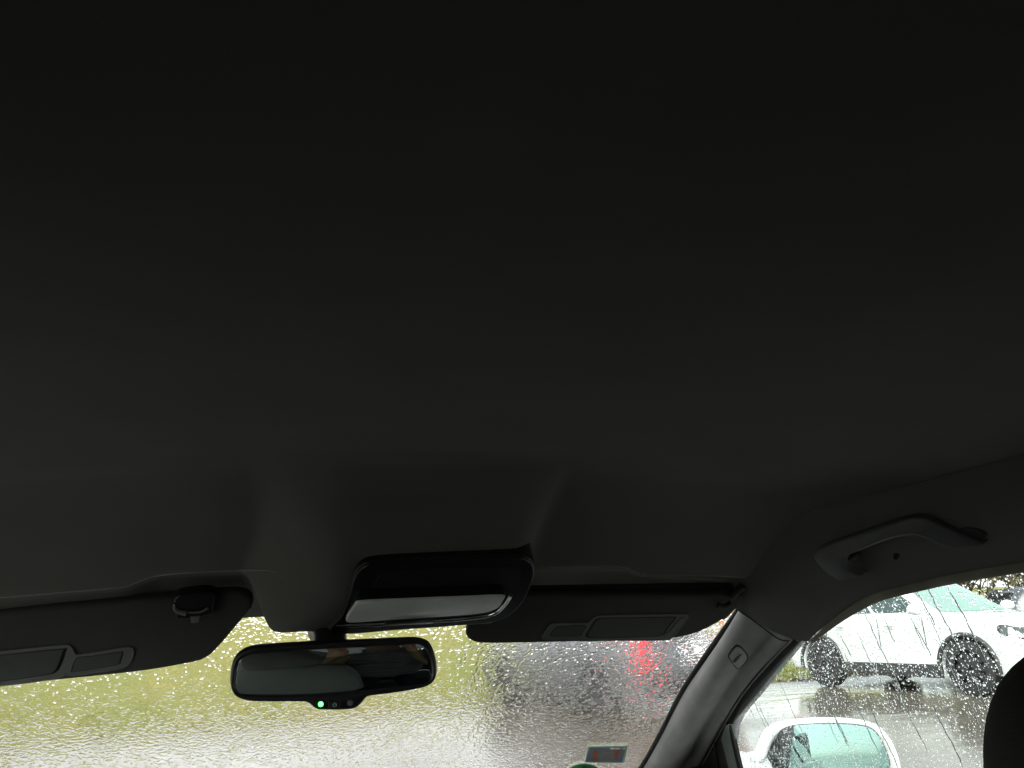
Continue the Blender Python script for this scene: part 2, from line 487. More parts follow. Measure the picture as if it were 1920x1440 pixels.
H = surf('headliner', lambda x, y: (x, y - 0.30 * x * x * sstep(1.12, 1.34, y), headliner_z(x, y)), xs_h, ys_h, 'headliner_cloth', car, flip=True)
# smoothing of the sculpted front
for _ in range(1):
    nv = len(ys_h); co = np.zeros(len(H.data.vertices) * 3, np.float32); H.data.vertices.foreach_get('co', co)
    G = co.reshape(len(xs_h), nv, 3); Z = G[:, :, 2].copy()
    for k in range(3):
        Z[1:-1, 1:-1] = 0.5 * Z[1:-1, 1:-1] + 0.125 * (Z[:-2, 1:-1] + Z[2:, 1:-1] + Z[1:-1, :-2] + Z[1:-1, 2:])
    G[:, :, 2] = Z; H.data.vertices.foreach_set('co', G.ravel()); H.data.update()

HT = bvh(H)
mat('highlight_pale', (0.30, 0.30, 0.28), 0.6, spec=0.3)  # pale colour standing in for the lit crease lines
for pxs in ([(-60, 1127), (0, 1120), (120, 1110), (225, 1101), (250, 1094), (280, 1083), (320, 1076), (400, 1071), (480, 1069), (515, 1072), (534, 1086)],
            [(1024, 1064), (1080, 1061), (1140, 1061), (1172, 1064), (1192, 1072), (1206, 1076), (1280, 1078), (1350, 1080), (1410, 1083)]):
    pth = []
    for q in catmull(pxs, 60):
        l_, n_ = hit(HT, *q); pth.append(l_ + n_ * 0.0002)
    tube('edge_highlight', pth, np.minimum(0.0011, 0.0002 + 0.0009 * np.minimum(np.arange(60), 59 - np.arange(60)) / 6), 'highlight_pale', H, 6)  # thin pale strip paints in the highlight along the headliner crease
l_, n_ = hit(HT, 1207, 1077)
slab('trim_tab', [l_ + CR * a + CU * b for a, b in ((-.006, -.0015), (.005, -.002), (.004, .002), (-.004, .002))], n_, 0.002, 0.0004, 'frame_plastic', H, front=0.002)
# --- roof rail trim on both sides, door seals
ZE = [(-1.45, 1.16), (-0.6, 1.235), (0.3, 1.252), (0.685, 1.240), (0.865, 1.227), (0.975, 1.210), (1.117, 1.163), (1.2, 1.125), (1.30, 1.07)]
ZE_c = catmull([(a, b) for a, b in ZE], 160)
def ze(y): return float(np.interp(y, ZE_c[:, 0], ZE_c[:, 1]))
def rail_pt(t, y, s=1):
    yt = 0.97 * y if y > 1.02 else y
    x0 = 0.548; z0 = headliner_z(x0, min(y, 1.27)) + 0.004
    z1 = ze(y); x1 = xw(z1) - 0.018
    x = x0 + (x1 - x0) * t; z = z0 + (z1 - z0) * t
    b = math.sin(math.pi * min(1, t) ** 0.8) * 0.012
    x -= b * 0.8; z -= b * 0.5
    if t > 0.86: x += (t - 0.86) ** 2 * 0.35
    return (s * x, y, z)
for s in (1, -1):
    ts = np.concatenate([np.linspace(0, 0.86, 22), np.linspace(0.88, 1.0, 8)])
    def y_end(t): return 1.215 - 0.075 * t if t < 0.9 else 1.1475 - (t - 0.9) * 0.12
    rl = surf('roof_rail_trim', lambda t, k: rail_pt(t, -1.45 + (y_end(t) + 1.45) * k, s), ts, np.concatenate([np.linspace(0, 0.8, 40)[:-1], np.linspace(0.8, 1, 50)]), 'headliner_cloth', car, flip=(s < 0))
    if s > 0: RAIL = rl
    tube('door_seal', [(s * (xw(ze(y)) - 0.004), y, ze(y) - 0.001) for y in np.linspace(-1.45, 1.132, 120)], np.concatenate([np.full(112, 0.0085), np.linspace(0.0085, 0.003, 8)]), 'welt_cloth', car, 10)

# --- outer roof, hood, body sides, floor, dashboard: they shade the cabin and reflect in the mirrors
def outer_roof(u, v):
    x = 0.66 * u; y = v
    z = 1.455 - 0.05 * abs(u) ** 3 - 0.10 * sstep(0.7, 1.35, y) - 0.05 * sstep(-0.6, -1.7, -abs(y) if y < 0 else 0)
    if abs(u) > 0.97: z = ze(min(y, 1.2)) + 0.02
    return (x, y, z)
surf('roof_panel', outer_roof, np.concatenate([[-1.0], np.linspace(-0.965, 0.965, 21), [1.0]]), np.linspace(-1.5, 1.24, 40), 'white_paint', car)
slab_header = surf('windshield_header', lambda u, v: (u, WY - WC * u * u - 0.03 + v * 0.055, WZ + 0.006 + (1 - v) * 0.05), np.linspace(-0.66, 0.66, 20), np.linspace(0, 1, 4), 'black_plastic', car)
surf('hood', lambda u, v: (u * 0.72, 1.98 + v * 1.0, 0.855 - 0.19 * v ** 1.3 - 0.05 * abs(u) ** 4), np.linspace(-1, 1, 13), np.linspace(0, 1, 9), 'white_paint', car)
def dash(u, v):
    k = [(0, 0.72), (0.10, 0.86), (0.25, 0.905), (0.6, 0.90), (1.0, 0.865)]
    return (u * 0.70, 1.30 + v * 0.62 - 0.10 * abs(u) ** 3 * v, float(np.interp(v, [a for a, _ in k], [b for _, b in k])))
surf('dashboard', dash, np.linspace(-1, 1, 15), np.linspace(0, 1, 14), 'dash_plastic', car)
box('bulkhead', (-0.7, 1.30, 0.2), (0.7, 1.34, 0.74), 'black_plastic', car, 0.01)
box('floor_pan', (-0.74, -1.9, 0.16), (0.74, 1.9, 0.22), 'black_plastic', car, 0.01)
for s in (1, -1):
    x0, x1 = sorted((s * 0.70, s * 0.765))
    box('door_trim', (x0, -1.45, 0.22), (x1, 1.75, 0.885), 'black_plastic', car, 0.02)
    x0, x1 = sorted((s * 0.772, s * 0.84))
    box('door_skin', (x0, -1.45, 0.25), (x1, 1.95, 0.875), 'white_paint', car, 0.03)
    # side glass: front door, rear door
    for ya, yb in ((0.26, 1.66), (-0.85, 0.12)):
        def sg(y, k):
            ztop = ze(min(y, 1.25)) + 0.03
            if y > 1.10: ztop = 1.195 - (y - 1.10) * 0.50
            z = 0.87 + (ztop - 0.87) * k
            return (s * xw(z), y, z)
        wn = surf('door_window', sg, np.linspace(ya, yb, 25), np.linspace(0, 1, 6), 'window_pane' if yb > 1 else 'dimmed_rear_pane', car, flip=(s > 0))
        if s > 0 and yb > 1: DOORWIN = wn
    bp_ = [(s * (xw(0.87) - 0.03), 0.19, 0.80), (s * (xw(1.05) - 0.035), 0.19, 1.05), (s * (xw(1.23) - 0.03), 0.19, 1.26)]
    pts = [np.array(p) for p in bp_]
    V, Fc = [], []
    for p in pts:
        for dx, dy in ((-0.012, -0.06), (-0.03, -0.03), (-0.03, 0.03), (-0.012, 0.06), (0.02, 0.07), (0.02, -0.07)): V.append(p + np.array([s * dx, dy, 0]))
    for i in range(2):
        for k in range(6): Fc.append((i * 6 + k, i * 6 + (k + 1) % 6, i * 6 + 6 + (k + 1) % 6, i * 6 + 6 + k))
    from_vf('centre_pillar_trim', V, Fc, 'trim_plastic', car, True, 60, flip=(s < 0))
    box('rear_pillar_trim', (-0.06, -0.42, -0.30), (0.03, 0.30, 0.34), 'trim_plastic', car, 0.03, M=Matrix.Translation((s * 0.66, -1.30, 1.02)) @ Matrix.Rotation(R(-12) * 1, 4, 'X'))
surf('rear_window', lambda u, v: (u * 0.68, -1.44 - v * 0.45 + 0.06 * u * u, 1.36 - 0.05 * u * u - v * 0.44), np.linspace(-1, 1, 9), np.linspace(0, 1, 5), 'dimmed_rear_pane', car)
box('parcel_shelf', (-0.68, -1.95, 0.86), (0.68, -1.05, 0.90), 'black_plastic', car, 0.01)

# --- windshield pane, its seal and frit
xs_w = np.linspace(-0.69, 0.69, 40); vs_w = np.linspace(0.0, 0.86, 24)
WS = surf('windshield', lambda x, v: ws_pt(x, v), xs_w, vs_w, 'windshield_pane', car)

# --- windshield pillar trim (right as seen, left mirrored off frame)
P_IN = [(1425, 1070), (1400, 1115), (1378, 1148), (1330, 1215), (1280, 1290), (1240, 1368), (1205, 1430), (1150, 1510), (1090, 1600)]
P_OUT = [(1560, 1130), (1525, 1160), (1494, 1196), (1440, 1250), (1398, 1303), (1362, 1362), (1322, 1435), (1270, 1530), (1200, 1640)]
E1 = catmull([PW(a, b, -0.012) for a, b in P_IN], 60)
E2 = catmull([PS(a, b, -0.018) for a, b in P_OUT], 60)
SEC = [(0.0, 0.0), (0.015, 0.010), (0.06, 0.020), (0.14, 0.028), (0.24, 0.0325), (0.34, 0.033), (0.44, 0.029), (0.53, 0.021), (0.60, 0.012), (0.66, 0.004), (0.71, -0.001), (0.76, -0.0025), (0.82, 0.000), (0.90, 0.003), (0.97, 0.003), (1.0, -0.002)]
V = []
for i in range(60):
    a = E2[i] - E1[i]; mid = 0.5 * (E1[i] + E2[i])
    tng = nrm(E1[min(i + 1, 59)] - E1[max(i - 1, 0)])
    b = nrm(np.cross(a, tng)); b = b if b @ (CAM - mid) > 0 else -b
    for t, h in SEC: V.append(E1[i] + a * t + b * h)
pil = big_mesh('windshield_pillar_trim', np.array(V), grid_faces(60, len(SEC)), 'trim_plastic', car)
pil2 = big_mesh('windshield_pillar_trim', np.array(V) * np.array([-1, 1, 1]), grid_faces(60, len(SEC), True), 'trim_plastic', car)
tube('windshield_seal', catmull([PW(a, b, -0.006) for a, b in P_IN], 60), 0.0065, 'rubber', WS, 8)
V = []
for i in range(60):
    a = E2[i] - E1[i]; b = nrm(0.5 * (E1[i] + E2[i]) - CAM)
    for t, h in ((-0.02, 0.012), (0.2, 0.03), (0.8, 0.03), (1.06, 0.014)): V.append(E1[i] + a * t + b * h)
big_mesh('outer_pillar', np.array(V), grid_faces(60, 4), 'satin_black', car)
big_mesh('outer_pillar', np.array(V) * np.array([-1, 1, 1]), grid_faces(60, 4, True), 'satin_black', car)
# airbag badge on the pillar
tp = bvh(pil)
bc, bn = hit(tp, 1382, 1232)
bo = [hit(tp, *q)[0] for q in ((1383, 1212), (1391, 1217), (1399, 1227), (1400, 1234), (1394, 1244), (1385, 1251), (1379, 1249), (1371, 1238), (1367, 1231), (1370, 1224), (1377, 1215))]
bo = catmull(bo, 44, closed=True)
slab('badge_rim', bc + (bo - bc) * 1.15, bn, 0.003, 0.0006, 'rubber', pil, front=0.0006)
slab('airbag_badge', bo, bn, 0.003, 0.0014, 'badge_plastic', pil, front=0.0021)
tx = hit(tp, 1390, 1222)[0] - hit(tp, 1373, 1242)[0]
text_mesh('lettering', 'AIRBAG', 0.0100, 'satin_black', pil, frame_at(bc + bn * 0.0022, tx, bn), 0.0003, 0.92)
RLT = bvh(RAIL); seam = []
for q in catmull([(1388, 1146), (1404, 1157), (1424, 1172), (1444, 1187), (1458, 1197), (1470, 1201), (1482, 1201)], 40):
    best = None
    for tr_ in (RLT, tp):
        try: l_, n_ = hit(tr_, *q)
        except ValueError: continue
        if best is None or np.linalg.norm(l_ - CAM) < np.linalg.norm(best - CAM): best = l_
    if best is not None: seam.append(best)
tube('seam_shadow', np.array(seam), 0.0013, 'rubber', pil, 6)  # black line laid along the joint to paint in its shadow
# door rubber and painted door frame between the pillar and the glass
D1 = catmull([PS(a, b, -0.012) for a, b in [(1503, 1192), (1447, 1250), (1404, 1303), (1368, 1362), (1328, 1435), (1290, 1500)]], 50)
tube('door_rubber', D1 + NS * 0.005, 0.0075, 'rubber', car, 8)
tube('rubber_lip', catmull([PS(a, b, -0.016) for a, b in [(1500, 1192), (1444, 1250), (1401, 1303), (1365, 1362), (1325, 1435), (1290, 1500)]], 50), 0.0016, 'frame_plastic', car, 6)
fr_a = catmull([PS(a, b, -0.008) for a, b in [(1508, 1186), (1449, 1250), (1405, 1303), (1369, 1362), (1330, 1435), (1300, 1490)]], 40)
fr_b = catmull([PS(a, b, -0.003) for a, b in [(1518, 1184), (1462, 1250), (1418, 1305), (1381, 1352), (1370, 1400), (1362, 1440)]], 40)
V = []
for i in range(40):
    for t, o in ((0, 0.004), (0.1, 0.0), (0.9, 0.0), (1.0, 0.006), (1.0, 0.02)): V.append(fr_a[i] + (fr_b[i] - fr_a[i]) * t + NS * o)
big_mesh('door_frame', np.array(V), grid_faces(40, 5), 'door_frame_paint', car)
# mirror sail trim and window guide bar
sail = [PS(a, b, -0.014) for a, b in [(1352, 1392), (1362, 1376), (1373, 1356), (1379, 1352), (1383, 1372), (1399, 1440), (1415, 1500), (1300, 1500), (1322, 1440)]]
slab('mirror_sail_trim', sail, -NS, 0.012, 0.002, 'black_plastic', car, front=0.004)
bar = [PS(a, b, -0.012) for a, b in [(1366, 1378), (1374, 1352), (1379, 1352), (1386, 1385), (1399, 1440), (1410, 1490), (1392, 1490), (1382, 1440)]]
slab('window_guide', bar, -NS, 0.014, 0.003, 'door_frame_paint', car, front=0.008)
tube('guide_rubber', [PS(a, b, -0.014) for a, b in [(1377, 1352), (1384, 1380), (1391, 1410), (1398, 1440), (1410, 1490)]], 0.0052, 'rubber', car, 8)
tube('sail_seam', [PS(a, b, -0.0205) for a, b in [(1352, 1372), (1358, 1400), (1363, 1440), (1366, 1480)]], 0.0012, 'rubber', car, 6)

# --- door mirror
DMY = 1.60
dm = empty('door_mirror', (0.98, DMY, 0.90)); dm.parent = car; dm.matrix_parent_inverse = wmat(car).inverted()
dn = nrm([-0.25, -0.96, 0.03]); dp = PY(1560, 1420, DMY)
hp = catmull([PPL(a, b, dp, dn) for a, b in [(1400, 1436), (1418, 1424), (1427, 1400), (1440, 1374), (1464, 1357), (1500, 1350), (1560, 1347), (1620, 1351), (1652, 1363), (1677, 1394), (1692, 1440), (1690, 1500), (1660, 1545), (1560, 1560), (1460, 1550), (1425, 1500)]], 90, closed=True)
hc = hp.mean(0)
V, Fc = [], []
prof = [(0.86, 0.010), (0.90, 0.001), (0.94, -0.002), (0.98, 0.001), (1.0, 0.010), (1.0, 0.030), (0.96, 0.065), (0.86, 0.100), (0.68, 0.128), (0.42, 0.143), (0.1, 0.148)]
for k, (sc, dpth) in enumerate(prof):
    for p in hp: V.append(hc + (p - hc) * sc - dn * dpth)
N = len(hp)
for k in range(len(prof) - 1):
    for i in range(N): Fc.append((k * N + i, k * N + (i + 1) % N, (k + 1) * N + (i + 1) % N, (k + 1) * N + i))
Fc.append(tuple(range((len(prof) - 1) * N, len(prof) * N)))
from_vf('mirror_housing', V, Fc, 'white_paint', dm, True, 70)
gpx = [(1464, 1440), (1463, 1380), (1470, 1367), (1490, 1360), (1560, 1357), (1612, 1360), (1638, 1370), (1658, 1402), (1668, 1440), (1662, 1500), (1640, 1530), (1560, 1540), (1480, 1530), (1466, 1500)]
gp = catmull([PPL(a, b, dp, dn) for a, b in gpx], 70, closed=True)
slab('mirror_well', gp.mean(0) + (gp - gp.mean(0)) * 1.02, dn, 0.01, 0.002, 'satin_black', dm, front=0.0015)
dmg = nrm([-0.31, -0.95, 0.05])
slab('mirror_glass', [PPL(a, b, dp + dn * 0.004, dmg) for a, b in [tuple(q) for q in catmull(gpx, 70, closed=True)]], dmg, 0.004, 0.001, 'door_mirror_silver', dm, front=0.003)
arm = [(PPL(1440, 1445, dp, dn) - dn * 0.05), (PPL(1410, 1455, dp, dn) - dn * 0.03), PX(1400, 1455, 0.80) + np.array([0, 0.02, 0])]
tube('mirror_arm', catmull(arm, 12), np.linspace(0.035, 0.045, 12), 'white_paint', dm, 14)

# ================================================================== RAIN ON THE GLASS (real relief, water)
def band_noise(nu, nv, du, dv, l0, l1, stretch=1.0):
    fu = np.fft.fftfreq(nu, du)[:, None]; fv = np.fft.rfftfreq(nv, dv)[None, :] * stretch
    f = np.sqrt(fu ** 2 + fv ** 2) + 1e-9
    msk = np.exp(-((np.log(f) - math.log(2 / (l0 + l1))) / 0.45) ** 2)
    z = np.fft.irfft2(np.fft.rfft2(RNG.standard_normal((nu, nv))) * msk, s=(nu, nv))
    return z / z.std()
def stamp(Hm, u, v, ru, rv, h, du, dv, shear=0.0, p=1.0):
    nu, nv = Hm.shape
    i0, i1 = max(0, int((u - ru) / du)), min(nu, int((u + ru) / du) + 2)
    j0, j1 = max(0, int((v - rv) / dv)), min(nv, int((v + rv) / dv) + 2)
    if i1 <= i0 or j1 <= j0: return
    U = (np.arange(i0, i1) * du - u)[:, None]; Vv = (np.arange(j0, j1) * dv - v)[None, :]
    d = 1 - (((U - shear * Vv) / ru) ** 2 + (Vv / rv) ** 2)
    np.maximum(Hm[i0:i1, j0:j1], h * np.sqrt(np.clip(d, 0, 1)) ** p * (d > 0), out=Hm[i0:i1, j0:j1])
def rivulet(Hm, u, v0, v1, w, h, du, dv, wob, drift=0.0):
    v = v0; a = random.uniform(0, 6); b = random.uniform(0, 6); k1 = random.uniform(90, 170); k2 = random.uniform(240, 420)
    while v < v1:
        uu = u + drift * (v - v0) + wob * (math.sin(v * k1 + a) + 0.6 * math.sin(v * k2 + b))
        stamp(Hm, uu, v, w * random.uniform(0.8, 1.2), w * 1.3, h, du, dv, p=1.4)
        v += dv * 0.9
def blur(Hm, k):
    for _ in range(k):
        Hm[1:-1, :] = 0.25 * Hm[:-2, :] + 0.5 * Hm[1:-1, :] + 0.25 * Hm[2:, :]
        Hm[:, 1:-1] = 0.25 * Hm[:, :-2] + 0.5 * Hm[:, 1:-1] + 0.25 * Hm[:, 2:]
    return Hm
def water_sheet(name, P, Nn, Hm, parent, flip):
    nu, nv = Hm.shape
    Vo = (P + Nn * (0.0022 + Hm)[:, :, None]).reshape(-1, 3); Vi = (P + Nn * 0.0015).reshape(-1, 3)
    # inner face on a coarse grid
    iu = np.unique(np.concatenate([np.arange(0, nu, 24), [nu - 1]])); jv = np.unique(np.concatenate([np.arange(0, nv, 24), [nv - 1]]))
    Vi = Vi.reshape(nu, nv, 3)[np.ix_(iu, jv)].reshape(-1, 3)
    Qo = grid_faces(nu, nv, flip); Qi = grid_faces(len(iu), len(jv), not flip) + nu * nv
    o = big_mesh(name, np.vstack([Vo, Vi]), np.vstack([Qo, Qi]), 'rain_water', parent)
    o['kind'] = 'stuff'
    return o
# windshield
du, dv = 0.00115, 0.0015
U0, U1, V0, V1 = -0.67, 0.655, 0.02, 0.84
nu, nv = int((U1 - U0) / du) + 1, int((V1 - V0) / dv) + 1
Hw = np.zeros((nu, nv))
for _ in range(22000):
    r_ = 0.0007 + 0.0013 * random.random() ** 2
    stamp(Hw, random.uniform(0, U1 - U0), random.uniform(0, V1 - V0), r_, r_ * random.uniform(1.0, 1.9), r_ * random.uniform(0.12, 0.36), du, dv, random.uniform(-.5, .5))
for _ in range(60):
    u = random.uniform(0.0, U1 - U0) if random.random() < 0.45 else random.uniform(0.72, 1.25)
    v0 = random.uniform(0, 0.6)
    rivulet(Hw, u, v0, v0 + random.uniform(0.06, 0.30), random.uniform(0.0011, 0.0017), random.uniform(0.00018, 0.00045), du, dv, random.uniform(0.0015, 0.004), random.uniform(-0.12, 0.12))
for _ in range(2600):          # short wandering beads of water
    u, v, a = random.uniform(0, U1 - U0), random.uniform(0, V1 - V0), random.gauss(math.pi / 2, 0.9)
    w, hh = random.uniform(0.0008, 0.0014), random.uniform(0.00014, 0.00040)
    for k in range(random.randint(6, 22)):
        stamp(Hw, u, v, w, w * 1.1, hh, du, dv, p=1.3)
        a += random.gauss(0, 0.45); u += math.cos(a) * 0.0011; v += math.sin(a) * 0.0013
n1 = band_noise(nu, nv, du, dv, 0.005, 0.009, 0.8); n2 = band_noise(nu, nv, du, dv, 0.012, 0.03, 0.7)
wet = 1 / (1 + np.exp(-2.0 * band_noise(nu, nv, du, dv, 0.06, 0.16)))
Hw += 0.000008 * n1 * (0.2 + 1.2 * wet) + 0.000025 * n2 + 0.00012 * np.clip(n1 - 1.3, 0, None) * wet
us = U0 + np.arange(nu) * du; vs2 = V0 + np.arange(nv) * dv
Nw = np.stack([2 * WC * us * math.sin(WA), np.full(nu, math.sin(WA)), np.full(nu, math.cos(WA))], 1); Nw /= np.linalg.norm(Nw, axis=1, keepdims=True)
Pw = np.stack(np.broadcast_arrays(us[:, None], WY + vs2[None, :] * math.cos(WA) - WC * us[:, None] ** 2, WZ - vs2[None, :] * math.sin(WA)), -1)
water_sheet('rain_water', Pw, Nw[:, None, :], Hw, WS, False)
# right door glass: separate drops and a few trails, u runs forward, v runs down the glass
SL = math.sqrt(1 + 0.34 ** 2)
def door_pt(y, v, o): 
    z = 1.262 - v / SL
    return np.array([xw(z), y, z]) + NS * o
E_Y, E_V = np.array([0, 1.0, 0]), np.array([0.34, 0, -1.0]) / SL
def drops(name, spots, at, eu, ev, nn, parent):
    """every drop a small closed dome of water: 6 round the foot, two rings and a crown"""
    K = 6; cs = np.cos(np.arange(K) * 2 * math.pi / K); sn = np.sin(np.arange(K) * 2 * math.pi / K)
    V, T = [], []
    base = 0
    loc_t = []
    for k in range(K):
        l = (k + 1) % K
        loc_t += [(k, l, K + l), (k, K + l, K + k), (K + k, K + l, 2 * K + l), (K + k, 2 * K + l, 2 * K + k), (2 * K + k, 2 * K + l, 3 * K), (3 * K + 1 + l, 3 * K + 1 + k, 4 * K + 1)]
    loc_t = np.array(loc_t); nvt = 4 * K + 2
    for u, v, ru, rv, h, sh in spots:
        p = at(u, v, 0.0016)
        ring = lambda f, z: p + np.outer(ru * f * cs + sh * rv * f * sn, eu) + np.outer(rv * f * sn, ev) + nn * z
        V.append(np.vstack([ring(1, 0), ring(.86, h * .52), ring(.5, h * .88), [p + nn * h], ring(1, -0.0001), [p - nn * 0.0001]]))
        T.append(loc_t + base); base += nvt
    o = big_mesh(name, np.vstack(V), np.vstack(T), 'rain_water', parent); o['kind'] = 'stuff'
    return o
spots = []
for _ in range(28000):
    r_ = 0.0004 + 0.0009 * random.random() ** 2.6
    spots.append((random.uniform(0.52, 1.58), random.uniform(0.0, 0.40), r_, r_ * random.uniform(1.0, 1.7), r_ * random.uniform(0.5, 0.95), random.uniform(-.3, .3)))
drops('rain_drops', spots, door_pt, -E_Y, E_V, NS, DOORWIN)
V, Fc = [], []
for _ in range(46):
    y0, v0 = random.uniform(0.6, 1.5), random.uniform(0.0, 0.24); ln = random.uniform(0.03, 0.13); w = random.uniform(0.0007, 0.0013); h = w * 0.55
    nseg = int(ln / 0.003); a, b = random.uniform(0, 6), random.uniform(0, 6); b0 = len(V)
    for i in range(nseg + 1):
        v = v0 + ln * i / nseg; u = y0 + 0.0012 * math.sin(v * 95 + a) + 0.0006 * math.sin(v * 310 + b) - 0.03 * (v - v0)
        f = min(1.0, 0.25 + 6 * i / nseg) * min(1.0, 0.2 + 8 * (nseg - i) / nseg)
        for cxx, hh in ((-1, 0), (-.6, .75), (0, 1), (.6, .75), (1, 0)): V.append(door_pt(u + cxx * w * f, v, 0.0016 + h * hh * f))
        V.append(door_pt(u + w * f, v, 0.0015)); V.append(door_pt(u - w * f, v, 0.0015))
    for i in range(nseg):
        for k in range(4): Fc.append((b0 + i * 7 + k, b0 + i * 7 + k + 1, b0 + i * 7 + k + 8, b0 + i * 7 + k + 7))
        Fc.append((b0 + i * 7 + 5, b0 + i * 7 + 6, b0 + i * 7 + 13, b0 + i * 7 + 12))
tr = big_mesh('rain_trails', np.array(V), np.array(Fc), 'rain_water', DOORWIN); tr['kind'] = 'stuff'

# ================================================================== FITTINGS
# --- overhead console in the bulge
con = empty('overhead_console', (0.05, 1.02, 1.25))
tag(con, 'black overhead console with white map light lens, set into the headliner above the rear-view mirror', 'console')
pA, pB = np.array([0.05, 0.955, 1.281]), np.array([0.05, 1.075, 1.199])
cn = nrm(np.cross([1, 0, 0], pB - pA)); cn = cn if cn[2] < 0 else -cn
def CP(a, b, off=0.0): return PPL(a, b, pA, cn) + cn * off
pan = [(618, 1176), (640, 1150), (655, 1112), (664, 1080), (678, 1060), (705, 1051), (800, 1046), (900, 1042), (970, 1040), (992, 1048), (1000, 1064), (994, 1092), (978, 1124), (955, 1147), (925, 1160), (850, 1168), (740, 1176), (650, 1183)]
panp = catmull([CP(*q) for q in pan], 110, closed=True)
slab('bezel', panp.mean(0) + (panp - panp.mean(0)) * 1.02, cn, 0.035, 0.004, 'black_plastic', con, front=0.003)
slab('panel', panp, cn, 0.01, 0.002, 'satin_black', con, front=0.0055)
gr = catmull([CP(*q) for q in [(690, 1122), (706, 1080), (722, 1066), (800, 1060), (900, 1056), (960, 1056), (974, 1066), (968, 1092), (950, 1118), (900, 1117), (800, 1121)]], 80, closed=True)
mat('grille_cloth_and_shade', (0.006, 0.006, 0.006), 0.8, bump=0.8, bscale=1200)  # also blackens the shaded gaps above the visors
slab('speaker_grille', gr, cn, 0.004, 0.001, 'grille_cloth_and_shade', con, front=0.0065)
for x0, yy in ((696, 1117), (898, 1108)):
    for k in range(5):
        xx = x0 + k * 11
        q = [CP(xx + a, yy + b) for a, b in ((-3, 8), (2, -8), (6, -8), (1, 8))]
        slab('slot_rib', q, cn, 0.003, 0.0005, 'cover_plastic', con, front=0.0085)
lens = [(648, 1164), (664, 1138), (676, 1131), (760, 1127), (860, 1123), (940, 1120), (946, 1124), (938, 1138), (920, 1148), (880, 1154), (800, 1160), (720, 1165), (660, 1169)]
ln_ = nrm([0, -0.37, -0.93]); l0 = CP(760, 1168, 0.006)
lp = catmull([PPL(*q, l0, ln_) for q in lens], 90, closed=True)
slab('lamp_lens', lp, ln_, 0.004, 0.003, 'lens_white', con)
slab('lamp_well', lp.mean(0) + (lp - lp.mean(0)) * 0.995, ln_, 0.03, 0.0, 'satin_black', con, front=-0.0035)
dv_ = catmull([PPL(*q, l0, ln_) for q in [(722, 1166), (760, 1161), (800, 1159), (814, 1163), (800, 1167), (760, 1168)]], 30, closed=True)
slab('lamp_switch', dv_, ln_, 0.003, 0.001, 'satin_black', con, front=0.0025)
tube('lens_trim', catmull([PPL(*q, l0, ln_) for q in [(630, 1174), (690, 1171), (800, 1165), (880, 1159), (925, 1151), (946, 1134), (958, 1116)]], 50), 0.0028, 'chrome', con, 8)

# --- sun visors
def visor(name, label, group, outline, p0, n, frame, covers, clip, thick):
    v = empty(name, tuple(p0)); tag(v, label, 'sun visor', group)
    n = nrm(n)
    ol = catmull([PPL(a, b, p0, n) for a, b in outline], 140, closed=True)
    slab('visor_body', ol, n, thick, thick * 0.42, 'visor_cloth', v)
    fp = catmull([PPL(a, b, p0, n) for a, b in frame], 120, closed=True)
    fr = slab('vanity_frame', fp, n, 0.006, 0.0012, 'frame_plastic', v, front=0.0022)
    tube('frame_ridge', fp + n * 0.0022, 0.0011, 'frame_plastic', fr, 6, closed=True)
    for cname, pts in covers:
        cp = catmull([PPL(a, b, p0, n) for a, b in pts], 60, closed=True)
        cc = cp.mean(0)
        slab('recess', cc + (cp - cc) * 1.0, n, 0.003, 0.0, 'satin_black', fr, front=0.0026)
        slab(cname, cc + (cp - cc) * 0.955, n, 0.004, 0.0009, 'cover_plastic', fr, front=0.0030)
    return v
vLp = PY(200, 1190, 1.215); vLn = nrm([0.05, -0.82, -0.57])
VL = visor('sun_visor', 'black cloth sun visor with roof clip beside its slanted inner end, angled towards the windshield', 'sun visors',
    [(-260, 1182), (-150, 1166), (0, 1148), (200, 1131), (330, 1120), (430, 1112), (464, 1116), (472, 1130), (466, 1148), (440, 1180), (408, 1217), (388, 1235), (360, 1245), (260, 1262), (100, 1279), (0, 1290), (-150, 1310), (-260, 1326)],
    vLp, vLn,
    [(-190, 1243), (-100, 1232), (0, 1220), (110, 1209), (128, 1208), (136, 1213), (143, 1226), (160, 1225), (235, 1213), (247, 1213), (251, 1219), (248, 1232), (240, 1245), (226, 1252), (180, 1259), (138, 1265), (124, 1262), (112, 1268), (60, 1277), (0, 1284), (-100, 1297), (-190, 1309)],
    [('mirror_cover', [(-182, 1250), (-100, 1238), (0, 1226), (118, 1214), (125, 1216), (121, 1232), (112, 1252), (104, 1260), (60, 1268), (0, 1276), (-100, 1289), (-182, 1301)]),
     ('card_cover', [(144, 1232), (170, 1228), (225, 1220), (232, 1221), (228, 1236), (222, 1244), (180, 1252), (138, 1258), (134, 1256)])], None, 0.017)
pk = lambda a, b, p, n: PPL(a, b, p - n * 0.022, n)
slab('visor_gap_shade', catmull([pk(*q, vLp, vLn) for q in [(-260, 1175), (0, 1141), (200, 1129), (320, 1115), (345, 1108), (440, 1105), (470, 1110), (474, 1128), (440, 1150), (200, 1165), (0, 1180), (-260, 1210)]], 80, closed=True), vLn, 0.004, 0.0, 'grille_cloth_and_shade', H)  # black sheet added as the shade above the visor, not a fitted part
